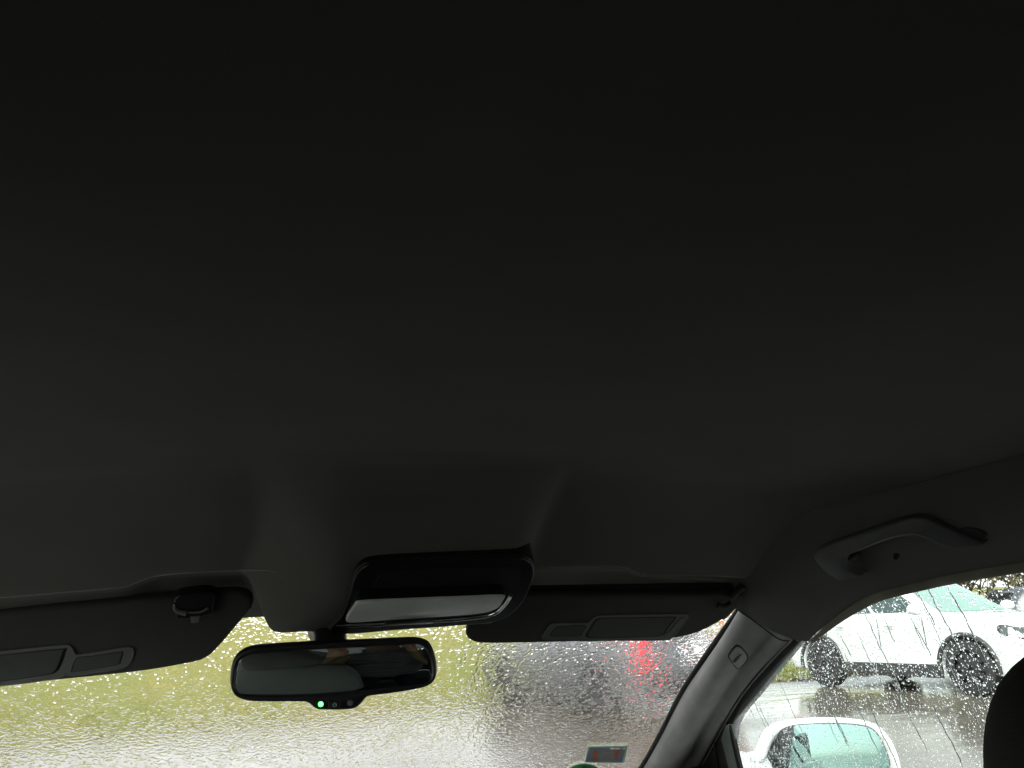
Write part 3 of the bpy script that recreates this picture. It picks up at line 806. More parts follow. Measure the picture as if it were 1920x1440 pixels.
# clip of the left visor
ck = lambda a, b, o: PPL(a, b, vLp, vLn) + vLn * o
slab('clip_base', catmull([ck(*q, 0.0) for q in [(330, 1112), (345, 1104), (400, 1101), (402, 1128), (396, 1142), (340, 1150), (332, 1140)]], 40, closed=True), vLn, 0.02, 0.003, 'satin_black', VL, front=0.016)
tube('clip_cup', catmull([ck(*q, 0.018) for q in [(331, 1118), (331, 1127), (338, 1133), (352, 1136)]], 16), np.linspace(0.002, 0.0042, 16), 'frame_plastic', VL, 8)
tube('clip_rim', catmull([ck(*q, 0.019) for q in [(356, 1134), (378, 1133), (392, 1126)]], 12), 0.0016, 'frame_plastic', VL, 6)
slab('clip_latch', [ck(*q, 0.0) for q in [(359, 1143), (377, 1142), (375, 1155), (361, 1156)]], vLn, 0.02, 0.0015, 'frame_plastic', VL, front=0.017)
vRp = PY(1130, 1180, 1.185); vRn = nrm([-0.12, -0.86, -0.5])
VR = visor('sun_visor', 'black cloth sun visor with rounded inner end, between overhead console and airbag badge pillar', 'sun visors',
    [(874, 1192), (880, 1165), (896, 1132), (930, 1118), (1100, 1117), (1300, 1117), (1368, 1113), (1388, 1116), (1392, 1130), (1372, 1152), (1335, 1176), (1296, 1192), (1240, 1201), (1100, 1205), (960, 1208), (905, 1208), (884, 1203)],
    vRp, vRn,
    [(1016, 1193), (1022, 1183), (1030, 1172), (1042, 1168), (1098, 1167), (1106, 1163), (1116, 1155), (1130, 1153), (1200, 1152), (1280, 1151), (1290, 1153), (1288, 1161), (1272, 1180), (1258, 1194), (1246, 1198), (1160, 1199), (1092, 1200), (1080, 1198), (1024, 1197)],
    [('card_cover', [(1031, 1189), (1040, 1176), (1050, 1173), (1096, 1171), (1092, 1184), (1084, 1192), (1060, 1192), (1034, 1192)]),
     ('mirror_cover', [(1097, 1192), (1104, 1178), (1116, 1160), (1130, 1157), (1200, 1156), (1262, 1155), (1266, 1158), (1252, 1176), (1240, 1190), (1200, 1193), (1120, 1195)])], None, 0.015)
slab('visor_gap_shade', catmull([pk(*q, vRp, vRn) for q in [(900, 1128), (930, 1103), (1100, 1098), (1250, 1096), (1385, 1096), (1394, 1108), (1388, 1124), (1300, 1138), (1100, 1138), (930, 1138)]], 80, closed=True), vRn, 0.004, 0.0, 'grille_cloth_and_shade', H)  # right side: black sheet painting in the shaded gap over the visor
rk = lambda a, b, o: PPL(a, b, vRp, vRn) + vRn * o
slab('cover_slider', [rk(*q, 0.0) for q in [(1276, 1156), (1282, 1156), (1252, 1190), (1245, 1190)]], vRn, 0.004, 0.0012, 'frame_plastic', VR, front=0.0042)
tube('hinge_pin', catmull([rk(*q, 0.014) for q in [(1340, 1126), (1352, 1129), (1364, 1122)]], 10), 0.004, 'black_plastic', VR, 8)
tube('hinge_arm', catmull([rk(*q, 0.006) for q in [(1366, 1116), (1378, 1106), (1390, 1096)]], 10), 0.006, 'black_plastic', VR, 8)

# --- rear-view mirror
rm = empty('rear_view_mirror', tuple(PY(625, 1250, 1.06)))
tag(rm, 'black rear-view mirror with green light and power button, hanging on the windshield', 'mirror')
mn = nrm([-math.sin(R(5.0)), -math.cos(R(5.0)) * math.cos(R(6.3)), -math.sin(R(6.3))])
mp_ = PY(625, 1250, 1.04)
MP = lambda a, b: PPL(a, b, mp_, mn)
hpx = [(430, 1278), (433, 1248), (440, 1230), (452, 1219), (475, 1211), (560, 1205), (680, 1200), (770, 1196), (792, 1198), (806, 1206), (815, 1226), (820, 1252), (817, 1272), (806, 1285), (786, 1292), (740, 1300), (694, 1306), (684, 1312), (676, 1322), (664, 1330), (645, 1333), (605, 1333), (592, 1331), (584, 1325), (577, 1319), (566, 1317), (520, 1317), (470, 1316), (448, 1311), (436, 1299)]
hp = catmull([MP(*q) for q in hpx], 150, closed=True); hc = hp.mean(0)
ca = nrm(hp[40] - hp[110])
prof = [(0.925, 0.004), (0.945, -0.0005), (0.965, -0.002), (0.985, 0.0005), (0.998, 0.006), (1.0, 0.012), (0.985, 0.020), (0.94, 0.030), (0.82, 0.038), (0.5, 0.043)]
V, Fc = [], []; N = len(hp)
gpx = [(441, 1288), (444, 1252), (450, 1238), (463, 1229), (490, 1224), (640, 1214), (770, 1207), (790, 1209), (801, 1219), (808, 1240), (810, 1262), (806, 1276), (793, 1282), (720, 1291), (640, 1298), (560, 1303), (462, 1303), (447, 1299)]
gpm = catmull([MP(*q) for q in gpx], 150, closed=True)
# ring from the glass edge to the housing edge
def near_loop(A, B):
    k = np.argmin(np.linalg.norm(B - A[0], axis=1)); return np.roll(B, -k, 0)
ang = lambda L: np.unwrap(np.arctan2((L - hc) @ np.cross(mn, ca), (L - hc) @ ca))
def resamp(L, n=150):
    a = ang(L); sgn = 1 if a[-1] > a[0] else -1
    if sgn < 0: L = L[::-1]; a = a[::-1]; a = np.unwrap(ang(L))
    tgt = np.linspace(-math.pi, math.pi, n, endpoint=False)
    a2 = np.concatenate([a - 2 * math.pi, a, a + 2 * math.pi]); L2 = np.vstack([L, L, L])
    a2, ix = np.unique(a2, return_index=True); L2 = L2[ix]
    return np.stack([np.interp(tgt, a2, L2[:, j]) for j in range(3)], 1)
gl_r, hp_r = resamp(gpm, 220), resamp(hp, 220); N = 220
rings = [gl_r - mn * 0.003, gl_r + mn * 0.0005]
for t, h in ((0.25, 0.0026), (0.55, 0.0030), (0.8, 0.0012), (0.95, -0.003), (1.0, -0.008)): rings.append(gl_r + (hp_r - gl_r) * t + mn * h)
for s_, d_ in ((0.985, 0.018), (0.93, 0.030), (0.78, 0.038), (0.4, 0.042)): rings.append(hc + (hp_r - hc) * s_ - mn * d_)
for rg in rings: V += list(rg)
for k in range(len(rings) - 1):
    for i in range(N): Fc.append((k * N + i, k * N + (i + 1) % N, (k + 1) * N + (i + 1) % N, (k + 1) * N + i))
Fc.append(tuple(range((len(rings) - 1) * N, len(rings) * N)))
from_vf('mirror_housing', V, Fc, 'mirror_rim', rm, True, 75)
slab('mirror_glass', gpm, mn, 0.002, 0.0008, 'silvered', rm, front=-0.0006)
ledc = MP(602, 1319); bt = MP(628, 1320)
mx_ = nrm(MP(700, 1245) - MP(500, 1245)); mx_ = nrm(mx_ - mn * (mx_ @ mn)); my_ = np.cross(mn, mx_)
def disc(c, rx, ry, n=20): return [c + mx_ * rx * math.cos(t) + my_ * ry * math.sin(t) for t in np.linspace(0, 2 * math.pi, n, endpoint=False)]
slab('led_bezel', disc(ledc, 0.0048, 0.0048), mn, 0.006, 0.0006, 'satin_black', rm, front=0.0042)
slab('status_light', disc(ledc, 0.0030, 0.0030), mn, 0.006, 0.001, 'led_green', rm, front=0.0052)
rrect = lambda c, w, h, r: [c + mx_ * x + my_ * y for x, y in sum([[(sx * (w - r) + r * math.cos(t), sy * (h - r) + r * math.sin(t)) for t in np.linspace(a0, a0 + math.pi / 2, 5)] for sx, sy, a0 in ((1, 1, 0), (-1, 1, math.pi / 2), (-1, -1, math.pi), (1, -1, 1.5 * math.pi))], [])]
btn = slab('power_button', rrect(bt, 0.0078, 0.0048, 0.0012), mn, 0.006, 0.0008, 'black_plastic', rm, front=0.0046)
arc = [bt + mn * 0.0048 + mx_ * 0.0021 * math.sin(t) + my_ * (0.0021 * math.cos(t) - 0.0003) for t in np.linspace(R(35), R(325), 24)]
tube('power_symbol', arc, 0.00036, 'print_white', btn, 6)
tube('power_symbol', [bt + mn * 0.0048 + my_ * 0.0002, bt + mn * 0.0048 + my_ * 0.0027], 0.00036, 'print_white', btn, 6)
slab('light_sensor', disc(MP(657, 1317), 0.0036, 0.0036), mn, 0.006, 0.0008, 'frame_plastic', rm, front=0.0042)
st0 = MP(615, 1235) - mn * 0.03
st = catmull([st0, MP(612, 1205) - mn * 0.055, PY(612, 1180, 1.19), PY(622, 1150, 1.26)], 16)
tube('stalk', st, np.linspace(0.020, 0.030, 16), 'black_plastic', rm, 14)

# --- grab handle on the roof rail
gh = empty('grab_handle', tuple(PX(1690, 1010, 0.57)))
tag(gh, 'black plastic grab handle on the roof rail above the rain-covered door window', 'grab handle')
RT = bvh(RAIL)
def RP(a, b, o=0.0):
    p, n = hit(RT, a, b); return p
hl = [(1524, 1046, .004), (1526, 1036, .014), (1536, 1028, .026), (1580, 1010, .034), (1640, 990, .036), (1700, 972, .036), (1726, 968, .036), (1745, 971, .034), (1770, 983, .028), (1800, 1000, .018), (1840, 1018, .004)]
ho, hi_ = [], []
npl = nrm([-0.90, -0.12, -0.42])
hp0 = hit(RT, 1690, 1030)[0] + npl * 0.030
outer = [(1523, 1050), (1524, 1038), (1534, 1028), (1600, 1003), (1680, 976), (1708, 969), (1735, 970), (1765, 983), (1805, 1003), (1842, 1019)]
inner = [(1614, 1080), (1590, 1068), (1577, 1054), (1580, 1046), (1595, 1038), (1650, 1018), (1690, 1006), (1716, 1004), (1740, 1012), (1790, 1032)]
def band(name, O, I, n, thick, bev, material, parent):
    """rounded strip lofted between an outer and an inner edge of equal point count"""
    V, Fc = [], []; n = nrm(n); K = 12
    for o, i_ in zip(O, I):
        d = i_ - o; L = np.linalg.norm(d); e = d / L; b = min(bev, L * .3)
        sec = [(0, -thick), (0, -b), (b * .08, -b * .62), (b * .3, -b * .3), (b * .62, -b * .08), (b, 0), (L - b, 0), (L - b * .62, -b * .08), (L - b * .3, -b * .3), (L - b * .08, -b * .62), (L, -b), (L, -thick)]
        for x, h in sec: V.append(o + e * x + n * h)
    m_ = len(O)
    for q in range(m_ - 1):
        for k in range(K):
            l = (k + 1) % K; Fc.append((q * K + k, q * K + l, (q + 1) * K + l, (q + 1) * K + k))
    Fc.append(tuple(reversed(range(K)))); Fc.append(tuple(range((m_ - 1) * K, m_ * K)))
    o = from_vf(name, V, Fc, material, parent, True, 60)
    bm = bmesh.new(); bm.from_mesh(o.data); bmesh.ops.recalc_face_normals(bm, faces=bm.faces[:]); bm.to_mesh(o.data); bm.free()
    o.data.set_sharp_from_angle(angle=R(60))
    return o
O_px = [(1572, 1089), (1552, 1078), (1536, 1063), (1525, 1048), (1525, 1038), (1534, 1029), (1565, 1017), (1620, 998), (1680, 978), (1706, 971), (1722, 970), (1740, 974), (1765, 986), (1800, 1003), (1843, 1020)]
I_px = [(1614, 1080), (1602, 1076), (1588, 1068), (1578, 1056), (1579, 1049), (1588, 1043), (1605, 1036), (1640, 1022), (1676, 1010), (1696, 1006), (1712, 1005), (1724, 1008), (1742, 1015), (1764, 1025), (1792, 1032)]
def curl(pts):      # the grip stands off the rail in the middle, its two ends run into it
    out = []
    for q, (a, b) in enumerate(pts):
        t = q / (len(pts) - 1); k = 0.010 * (1 - min(1, 5.0 * min(t, 1 - t)))
        out.append(PPL(a, b, hp0 - npl * k, npl))
    return catmull(out, 70)
band('grip', curl(O_px), curl(I_px), npl, 0.016, 0.0045, 'handle_plastic', gh)
for a, b in ((1560, 1058), (1806, 1014)):
    q = PPL(a, b, hp0, npl)
    ex = nrm(np.cross(npl, [0, 0, 1])); ey = np.cross(npl, ex)
    slab('handle_foot', [q + ex * 0.018 * math.cos(t) + ey * 0.010 * math.sin(t) for t in np.linspace(0, 2 * math.pi, 24, endpoint=False)], npl, 0.045, 0.003, 'black_plastic', gh, front=-0.012)
q, n = hit(RT, 1681, 1040)
slab('coat_peg', [q + nrm(np.cross(n, [0, 0, 1])) * 0.004 * math.cos(t) + np.array([0, 0, 1]) * 0.004 * math.sin(t) for t in np.linspace(0, 6.283, 14, endpoint=False)], n, 0.006, 0.001, 'black_plastic', gh, front=0.004)

# --- stickers on the windshield
def on_glass(a, b, o=-0.002): return PW(a, b, o)
ts_ = empty('toll_sticker', tuple(PW(1135, 1412, -0.002)))
tag(ts_, 'blue rectangular toll sticker with orange marks on the inside of the windshield', 'sticker')
wn_ = -nrm([2 * WC * 0.55 * math.sin(WA), math.sin(WA), math.cos(WA)])
slab('border', [on_glass(*q) for q in [(1102, 1397), (1178, 1396), (1170, 1429), (1096, 1428)]], wn_, 0.0006, 0, 'sticker_rim', ts_, front=0.0002)
slab('print', [on_glass(*q) for q in [(1105, 1399), (1175, 1399), (1166, 1427), (1098, 1426)]], wn_, 0.0006, 0, 'sticker_blue', ts_, front=0.0008)
slab('grey_field', catmull([on_glass(*q) for q in [(1126, 1408), (1140, 1406), (1152, 1408), (1150, 1420), (1138, 1424), (1124, 1422)]], 24, closed=True), wn_, 0.0006, 0, 'sticker_grey', ts_, front=0.0012)
slab('orange_mark', catmull([on_glass(*q) for q in [(1112, 1406), (1120, 1405), (1121, 1412), (1119, 1416), (1121, 1421), (1116, 1423), (1110, 1421), (1113, 1414)]], 24, closed=True), wn_, 0.0006, 0, 'sticker_orange', ts_, front=0.0015)
slab('orange_mark', catmull([on_glass(*q) for q in [(1153, 1405), (1161, 1404), (1160, 1412), (1156, 1420), (1152, 1420), (1152, 1412)]], 24, closed=True), wn_, 0.0006, 0, 'sticker_orange', ts_, front=0.0015)
for a, b in ((1144, 1152), (1153, 1162), (1164, 1165), (1167, 1173)):
    slab('white_print', [on_glass(*q) for q in [(a + .6, 1399.8), (b + .2, 1399.8), (b, 1402.0), (a, 1402.0)]], wn_, 0.0006, 0, 'print_white', ts_, front=0.0018)
es_ = empty('emission_sticker', tuple(PW(1095, 1445, -0.002)))
tag(es_, 'round green emission sticker with pale rim low on the windshield', 'sticker')
ecx, ecy = 1095, 1452
ell = lambda rx, ry: [on_glass(ecx + rx * math.cos(t), ecy + ry * math.sin(t)) for t in np.linspace(0, 2 * math.pi, 40, endpoint=False)]
slab('rim', ell(35, 23), wn_, 0.0006, 0, 'sticker_rim', es_, front=0.0002)
slab('face', ell(32, 21), wn_, 0.0006, 0, 'sticker_green', es_, front=0.0008)
slab('number', catmull([on_glass(*q) for q in [(1092, 1436), (1100, 1435), (1104, 1440), (1100, 1448), (1104, 1456), (1098, 1464), (1088, 1460), (1094, 1448)]], 24, closed=True), wn_, 0.0006, 0, 'sticker_teal', es_, front=0.0012)

# --- seats
def cushion(name, prof_fn, secs, material, parent):
    """loft of superellipse sections: (centre, half width, half depth, up axis tilt)"""
    V, Fc = [], []; K = 40
    secs = [((q[0], q[1], q[2]), max(q[3], .004), max(q[4], .004), q[5]) for q in catmull([(*c, a, b, t) for c, a, b, t in secs], 40)]
    for c, hw, hd, tilt in secs:
        for k in range(K):
            t = 2 * math.pi * k / K
            cx, sy = math.cos(t), math.sin(t)
            x = hw * math.copysign(abs(cx) ** 0.6, cx); y = hd * math.copysign(abs(sy) ** 0.7, sy)
            V.append((c[0] + x, c[1] + y * math.cos(tilt), c[2] + y * math.sin(tilt)))
    for i in range(len(secs) - 1):
        for k in range(K):
            l = (k + 1) % K; Fc.append((i * K + k, i * K + l, (i + 1) * K + l, (i + 1) * K + k))
    Fc.append(tuple(reversed(range(K)))); Fc.append(tuple(range((len(secs) - 1) * K, len(secs) * K)))
    return from_vf(name, V, Fc, material, parent, True, 70)
def seat(label, x, y, group=None, lift=0.0):
    s = empty('front_seat', (x, y + 0.12, 0.22)); tag(s, label, 'seat', group)
    hz = 1.03
    # headrest: rises from z 0.985 to 1.175
    cushion('headrest', None, [((x, y, z + lift), w, d, 0) for z, w, d in ((0.925, .085, .028), (0.94, .105, .042), (0.995, .124, .056), (1.05, .131, .060), (1.10, .130, .058), (1.135, .124, .052), (1.16, .108, .044), (1.175, .082, .032), (1.181, .04, .016))], 'seat_cloth', s)
    for dx in (-0.055, 0.055): tube('headrest_post', [(x + dx, y + 0.005, 0.88 + lift), (x + dx, y, 0.99 + lift)], 0.006, 'chrome', s, 10)
    cushion('backrest', None, [((x, y + (0.93 - z) * 0.36, z + lift * sstep(0.42, 0.9, z)), w, d, 0) for z, w, d in ((0.42, .20, .06), (0.5, .24, .085), (0.65, .255, .09), (0.8, .24, .08), (0.88, .21, .065), (0.92, .17, .045), (0.935, .10, .02))], 'seat_cloth', s)
    V, Fc = [], []
    cushion('seat_base', None, [((x, y + 0.44, z), w, d, 0.12) for z, w, d in ((0.24, .22, .22), (0.30, .25, .25), (0.42, .255, .26), (0.47, .23, .24), (0.48, .15, .15))], 'seat_cloth', s)
    return s
seat('black front passenger seat with rounded headrest in front of the rain-covered door window', 0.398, 0.365, 'front seats')
seat('black driver seat with headrest, reflected in the rear-view mirror', -0.375, 0.33, 'front seats', 0.10)
rb = empty('rear_bench', (0, -0.85, 0.22)); tag(rb, 'dark cloth rear bench seat behind the person in the quilted vest', 'seat')
box('bench_back', (-0.64, -1.12, 0.45), (0.64, -0.95, 0.98), 'seat_cloth', rb, 0.05, 4)
box('bench_cushion', (-0.64, -0.98, 0.22), (0.64, -0.45, 0.46), 'seat_cloth', rb, 0.05, 4)

# ================================================================== PERSON HOLDING THE PHONE (seen in the rear-view mirror)
mat('skin', (0.50, 0.27, 0.18), 0.5, spec=0.35, var=0.08, vscale=40)
mat('khaki_cloth', (0.17, 0.145, 0.085), 0.9, spec=0.15, var=0.18, vscale=25, bump=0.5, bscale=200)
mat('trouser_cloth', (0.02, 0.022, 0.03), 0.9, spec=0.15, var=0.2, vscale=20)
mat('vest_nylon', (0.12, 0.115, 0.12), 0.33, spec=0.5, var=0.15, vscale=12, bump=0.5, bscale=60)
mat('hair', (0.03, 0.018, 0.010), 0.6, var=0.3, vscale=50)
mat('eye_white', (0.8, 0.8, 0.78), 0.2); mat('eye_dark', (0.03, 0.02, 0.015), 0.15); mat('lip', (0.42, 0.16, 0.13), 0.4)
mat('phone_glass', (0.01, 0.01, 0.012), 0.08, spec=0.6); mat('phone_metal', (0.25, 0.25, 0.27), 0.3, metal=1.0)
FWD = _f
PHC = CAM - FWD * 0.011 - CR * 0.052 - CU * 0.020          # middle of the phone
ph = empty('phone', tuple(PHC)); tag(ph, 'dark smartphone held sideways in both hands of the person in the vest', 'phone')
def rr2(w, h, r, ex, ey, c):
    return [c + ex * x + ey * y for x, y in sum([[(sx * (w - r) + r * math.cos(t), sy * (h - r) + r * math.sin(t)) for t in np.linspace(a0, a0 + math.pi / 2, 6)] for sx, sy, a0 in ((1, 1, 0), (-1, 1, math.pi / 2), (-1, -1, math.pi), (1, -1, 1.5 * math.pi))], [])]
slab('phone_body', rr2(0.0735, 0.0357, 0.010, CR, CU, PHC), FWD, 0.008, 0.002, 'phone_metal', ph, front=0.004)
slab('screen', rr2(0.071, 0.0335, 0.009, CR, CU, PHC), -FWD, 0.001, 0.0, 'phone_glass', ph, front=0.0045)

PSY = 0.12
PSH = -0.07          # the person sits a little left of the phone
def skin_body():
    vs_, ed, rad = [], [], []
    def add(p, r, par=None):
        p = np.array(p, float)
        if np.linalg.norm(p - PHC) > 0.21: p[0] += PSH; p[1] += PSY if p[2] > 0.5 else 0.0
        vs_.append(tuple(map(float, p))); rad.append(r if isinstance(r, tuple) else (r, r))
        if par is not None: ed.append((par, len(vs_) - 1))
        return len(vs_) - 1
    pel = add((-0.05, -0.66, 0.55), (0.155, 0.115))
    wai = add((-0.05, -0.60, 0.70), (0.145, 0.10), pel)
    che = add((-0.055, -0.50, 0.88), (0.155, 0.105), wai)
    upc = add((-0.06, -0.43, 0.99), (0.12, 0.085), che)
    nek = add((-0.065, -0.385, 1.07), 0.055, upc)
    jaw = add((-0.068, -0.35, 1.13), (0.064, 0.070), nek)
    fac = add((-0.07, -0.335, 1.19), (0.075, 0.088), jaw)
    sku = add((-0.07, -0.345, 1.255), (0.076, 0.092), fac)
    add((-0.07, -0.35, 1.295), (0.050, 0.060), sku)
    add((-0.07, -0.235, 1.185), 0.011, fac)
    for s in (-1, 1): add((-0.07 + s * 0.083, -0.345, 1.195), (0.010, 0.018), fac)
    for s in (-1, 1):
        hip = add((-0.05 + s * 0.10, -0.60, 0.53), 0.090, pel)
        kne = add((-0.05 + s * 0.17, -0.16, 0.57), 0.062, hip)
        cal = add((-0.05 + s * 0.17, -0.12, 0.44), 0.058, kne)
        ank = add((-0.05 + s * 0.17, -0.10, 0.30), 0.040, cal)
        heel = add((-0.05 + s * 0.17, -0.11, 0.262), 0.038, ank)
        add((-0.05 + s * 0.18, 0.06, 0.25), 0.030, heel)
        sh = add((-0.06 + s * 0.175, -0.43, 1.00), 0.066, upc)
        end = PHC + CR * s * 0.0735                                 # phone end gripped by this hand
        palm = end + CR * s * 0.022 - FWD * 0.020 - CU * 0.028
        wr_ = palm + CR * s * 0.030 - FWD * 0.045 - CU * 0.060
        elb = np.array([-0.06 + s * 0.30, -0.30, 0.84])
        e = add(elb, 0.050, sh)
        fm = add(elb * 0.5 + wr_ * 0.5, 0.043, e)
        w = add(wr_, 0.030, fm)
        pm = add(palm, (0.024, 0.017), w)
        lens = [0.030, 0.034, 0.031, 0.024]
        for k in range(4):
            root = palm + CU * (0.030 - 0.017 * k) + CR * s * 0.004 + FWD * 0.012
            a = add(root, 0.0090, pm)
            tuck = 0.006 if s > 0 else 0.014
            b = add(root + FWD * lens[k] * 0.8 + CR * s * 0.003, 0.0083, a)
            c = add(root + FWD * (lens[k] * 0.8 + 0.010) - CR * s * tuck, 0.0076, b)
            add(root + FWD * (lens[k] * 0.8 + 0.010) - CR * s * (tuck + 0.012), 0.0066, c)
        t0 = palm + CU * 0.018 - CR * s * 0.018 - FWD * 0.004
        a = add(t0, 0.011, pm); b = add(t0 + CU * 0.018 - CR * s * 0.022, 0.0092, a); add(t0 + CU * 0.026 - CR * s * 0.042 + FWD * 0.003, 0.0078, b)
    me = bpy.data.meshes.new('person_skeleton'); me.from_pydata(vs_, ed, [])
    o = bpy.data.objects.new('person_tmp', me); COL.objects.link(o)
    sk = o.modifiers.new('skin', 'SKIN'); sk.use_smooth_shade = True; sk.branch_smoothing = 0.6
    for i, d in enumerate(me.skin_vertices[0].data):
        d.radius = rad[i]; d.use_root = (i == 0)
    sb = o.modifiers.new('sub', 'SUBSURF'); sb.levels = 2; sb.render_levels = 2
    dg = bpy.context.evaluated_depsgraph_get()
    out = bpy.data.meshes.new_from_object(o.evaluated_get(dg))
    bpy.data.objects.remove(o); bpy.data.meshes.remove(me)
    return out
per = empty('person', (-0.12, -0.54, 0.46)); tag(per, 'person in black quilted vest and khaki sleeves, reflected in the rear-view mirror', 'person')
bme = skin_body(); bme.name = 'body'
body = link_mesh('body', bme, 'skin', per)
bme.materials.append(MATS['khaki_cloth']); bme.materials.append(MATS['trouser_cloth'])
for p in bme.polygons:
    c = np.array(p.center); dph = np.linalg.norm(c - PHC)
    if c[2] < 0.64: p.material_index = 2
    elif c[2] < 1.06 and dph > 0.16: p.material_index = 1
def vest():
    V, Fc = [], []; K = 72; rows = 130
    key = catmull([(0.60, -0.65, .195, .150), (0.68, -0.62, .205, .155), (0.78, -0.57, .212, .155), (0.88, -0.51, .218, .150), (0.96, -0.46, .205, .135), (1.01, -0.43, .165, .110), (1.04, -0.415, .115, .092), (1.065, -0.40, .090, .085), (1.10, -0.385, .086, .082)], rows)
    ph1 = np.random.default_rng(3).uniform(0, 6.28, 12)
    for i in range(rows):
        z, y, hw, hd = key[i]
        q = 0.014 * abs(math.sin(math.pi * z / 0.062)) ** 0.6 - 0.006
        for k in range(K):
            t = 2 * math.pi * k / K
            wr = 0.003 * math.sin(t * 17 + ph1[int(z / 0.062) % 12]) * math.sin(math.pi * z / 0.062) ** 2 + 0.002 * math.sin(t * 31 + ph1[(int(z / 0.062) + 5) % 12])
            zip_ = -0.010 * math.exp(-((t - math.pi / 2) / 0.05) ** 2)
            x = (hw + q + wr) * math.copysign(abs(math.cos(t)) ** 0.85, math.cos(t)); yy = (hd + q + wr + zip_) * math.sin(t)
            V.append((-0.055 + PSH + x, y + PSY + yy, z - 0.25 * (yy) * 0.4))
    for i in range(rows - 1):
        for k in range(K):
            l = (k + 1) % K; Fc.append((i * K + k, i * K + l, (i + 1) * K + l, (i + 1) * K + k))
    return from_vf('quilted_vest', V, Fc, 'vest_nylon', per)
vest()
bm = bmesh.new(); bmesh.ops.create_uvsphere(bm, u_segments=28, v_segments=18, radius=1.0)
for v in list(bm.verts):
    if v.co.z < -0.15 and v.co.y > -0.2: v.co *= 0.9
bmesh.ops.delete(bm, geom=[v for v in bm.verts if v.co.y > 0.45 and v.co.z < 0.45], context='VERTS')
for v in bm.verts:
    w = 1 + 0.04 * math.sin(v.co.x * 23 + v.co.z * 9)
    v.co = Vector((-0.07 + PSH + v.co.x * 0.088 * w, -0.352 + PSY + v.co.y * 0.102 * w, 1.235 + v.co.z * 0.095 * w))
from_bm('hair', bm, 'hair', per, True, 80)
for s in (-1, 1):
    bm = bmesh.new(); bmesh.ops.create_uvsphere(bm, u_segments=14, v_segments=10, radius=0.0125, matrix=Matrix.Translation((-0.07 + PSH + s * 0.031, -0.262 + PSY, 1.205)))
    ey = from_bm('eye', bm, 'eye_white', per)
    bm = bmesh.new(); bmesh.ops.create_uvsphere(bm, u_segments=10, v_segments=8, radius=0.006, matrix=Matrix.Translation((-0.07 + PSH + s * 0.031, -0.254 + PSY, 1.205)))
    from_bm('iris', bm, 'eye_dark', ey)
tube('mouth', catmull([(-0.095 + PSH, -0.272 + PSY, 1.146), (-0.07 + PSH, -0.262 + PSY, 1.143), (-0.045 + PSH, -0.272 + PSY, 1.146)], 9), 0.005, 'lip', per, 8)

# ================================================================== OUTSIDE: PARKED CARS
mat('tyre', (0.015, 0.015, 0.015), 0.75, var=0.2)
mat('rim_alloy', (0.05, 0.05, 0.052), 0.45, metal=0.6)
mat('suv_white', (0.60, 0.62, 0.60), 0.22, coat=0.8, var=0.02)
mat('dark_paint', (0.028, 0.030, 0.036), 0.25, coat=0.9, var=0.1)
mat('grey_paint', (0.07, 0.074, 0.079), 0.3, coat=0.7, var=0.08)
mat('cladding', (0.022, 0.022, 0.022), 0.6, var=0.15)
mat('car_glass', (0.15, 0.235, 0.205), 0.12, spec=0.12)
mat('dark_glass', (0.012, 0.016, 0.018), 0.06, spec=0.6)
mat('tail_red', (0.60, 0.01, 0.015), 0.25, spec=0.5, emit=(1.0, 0.02, 0.03), estr=0.14)
mat('lamp_clear', (0.20, 0.21, 0.21), 0.12, spec=0.8)
mat('plate_white', (0.78, 0.78, 0.75), 0.4); mat('plate_blue', (0.02, 0.09, 0.45), 0.4); mat('plate_black', (0.01, 0.01, 0.01), 0.5)
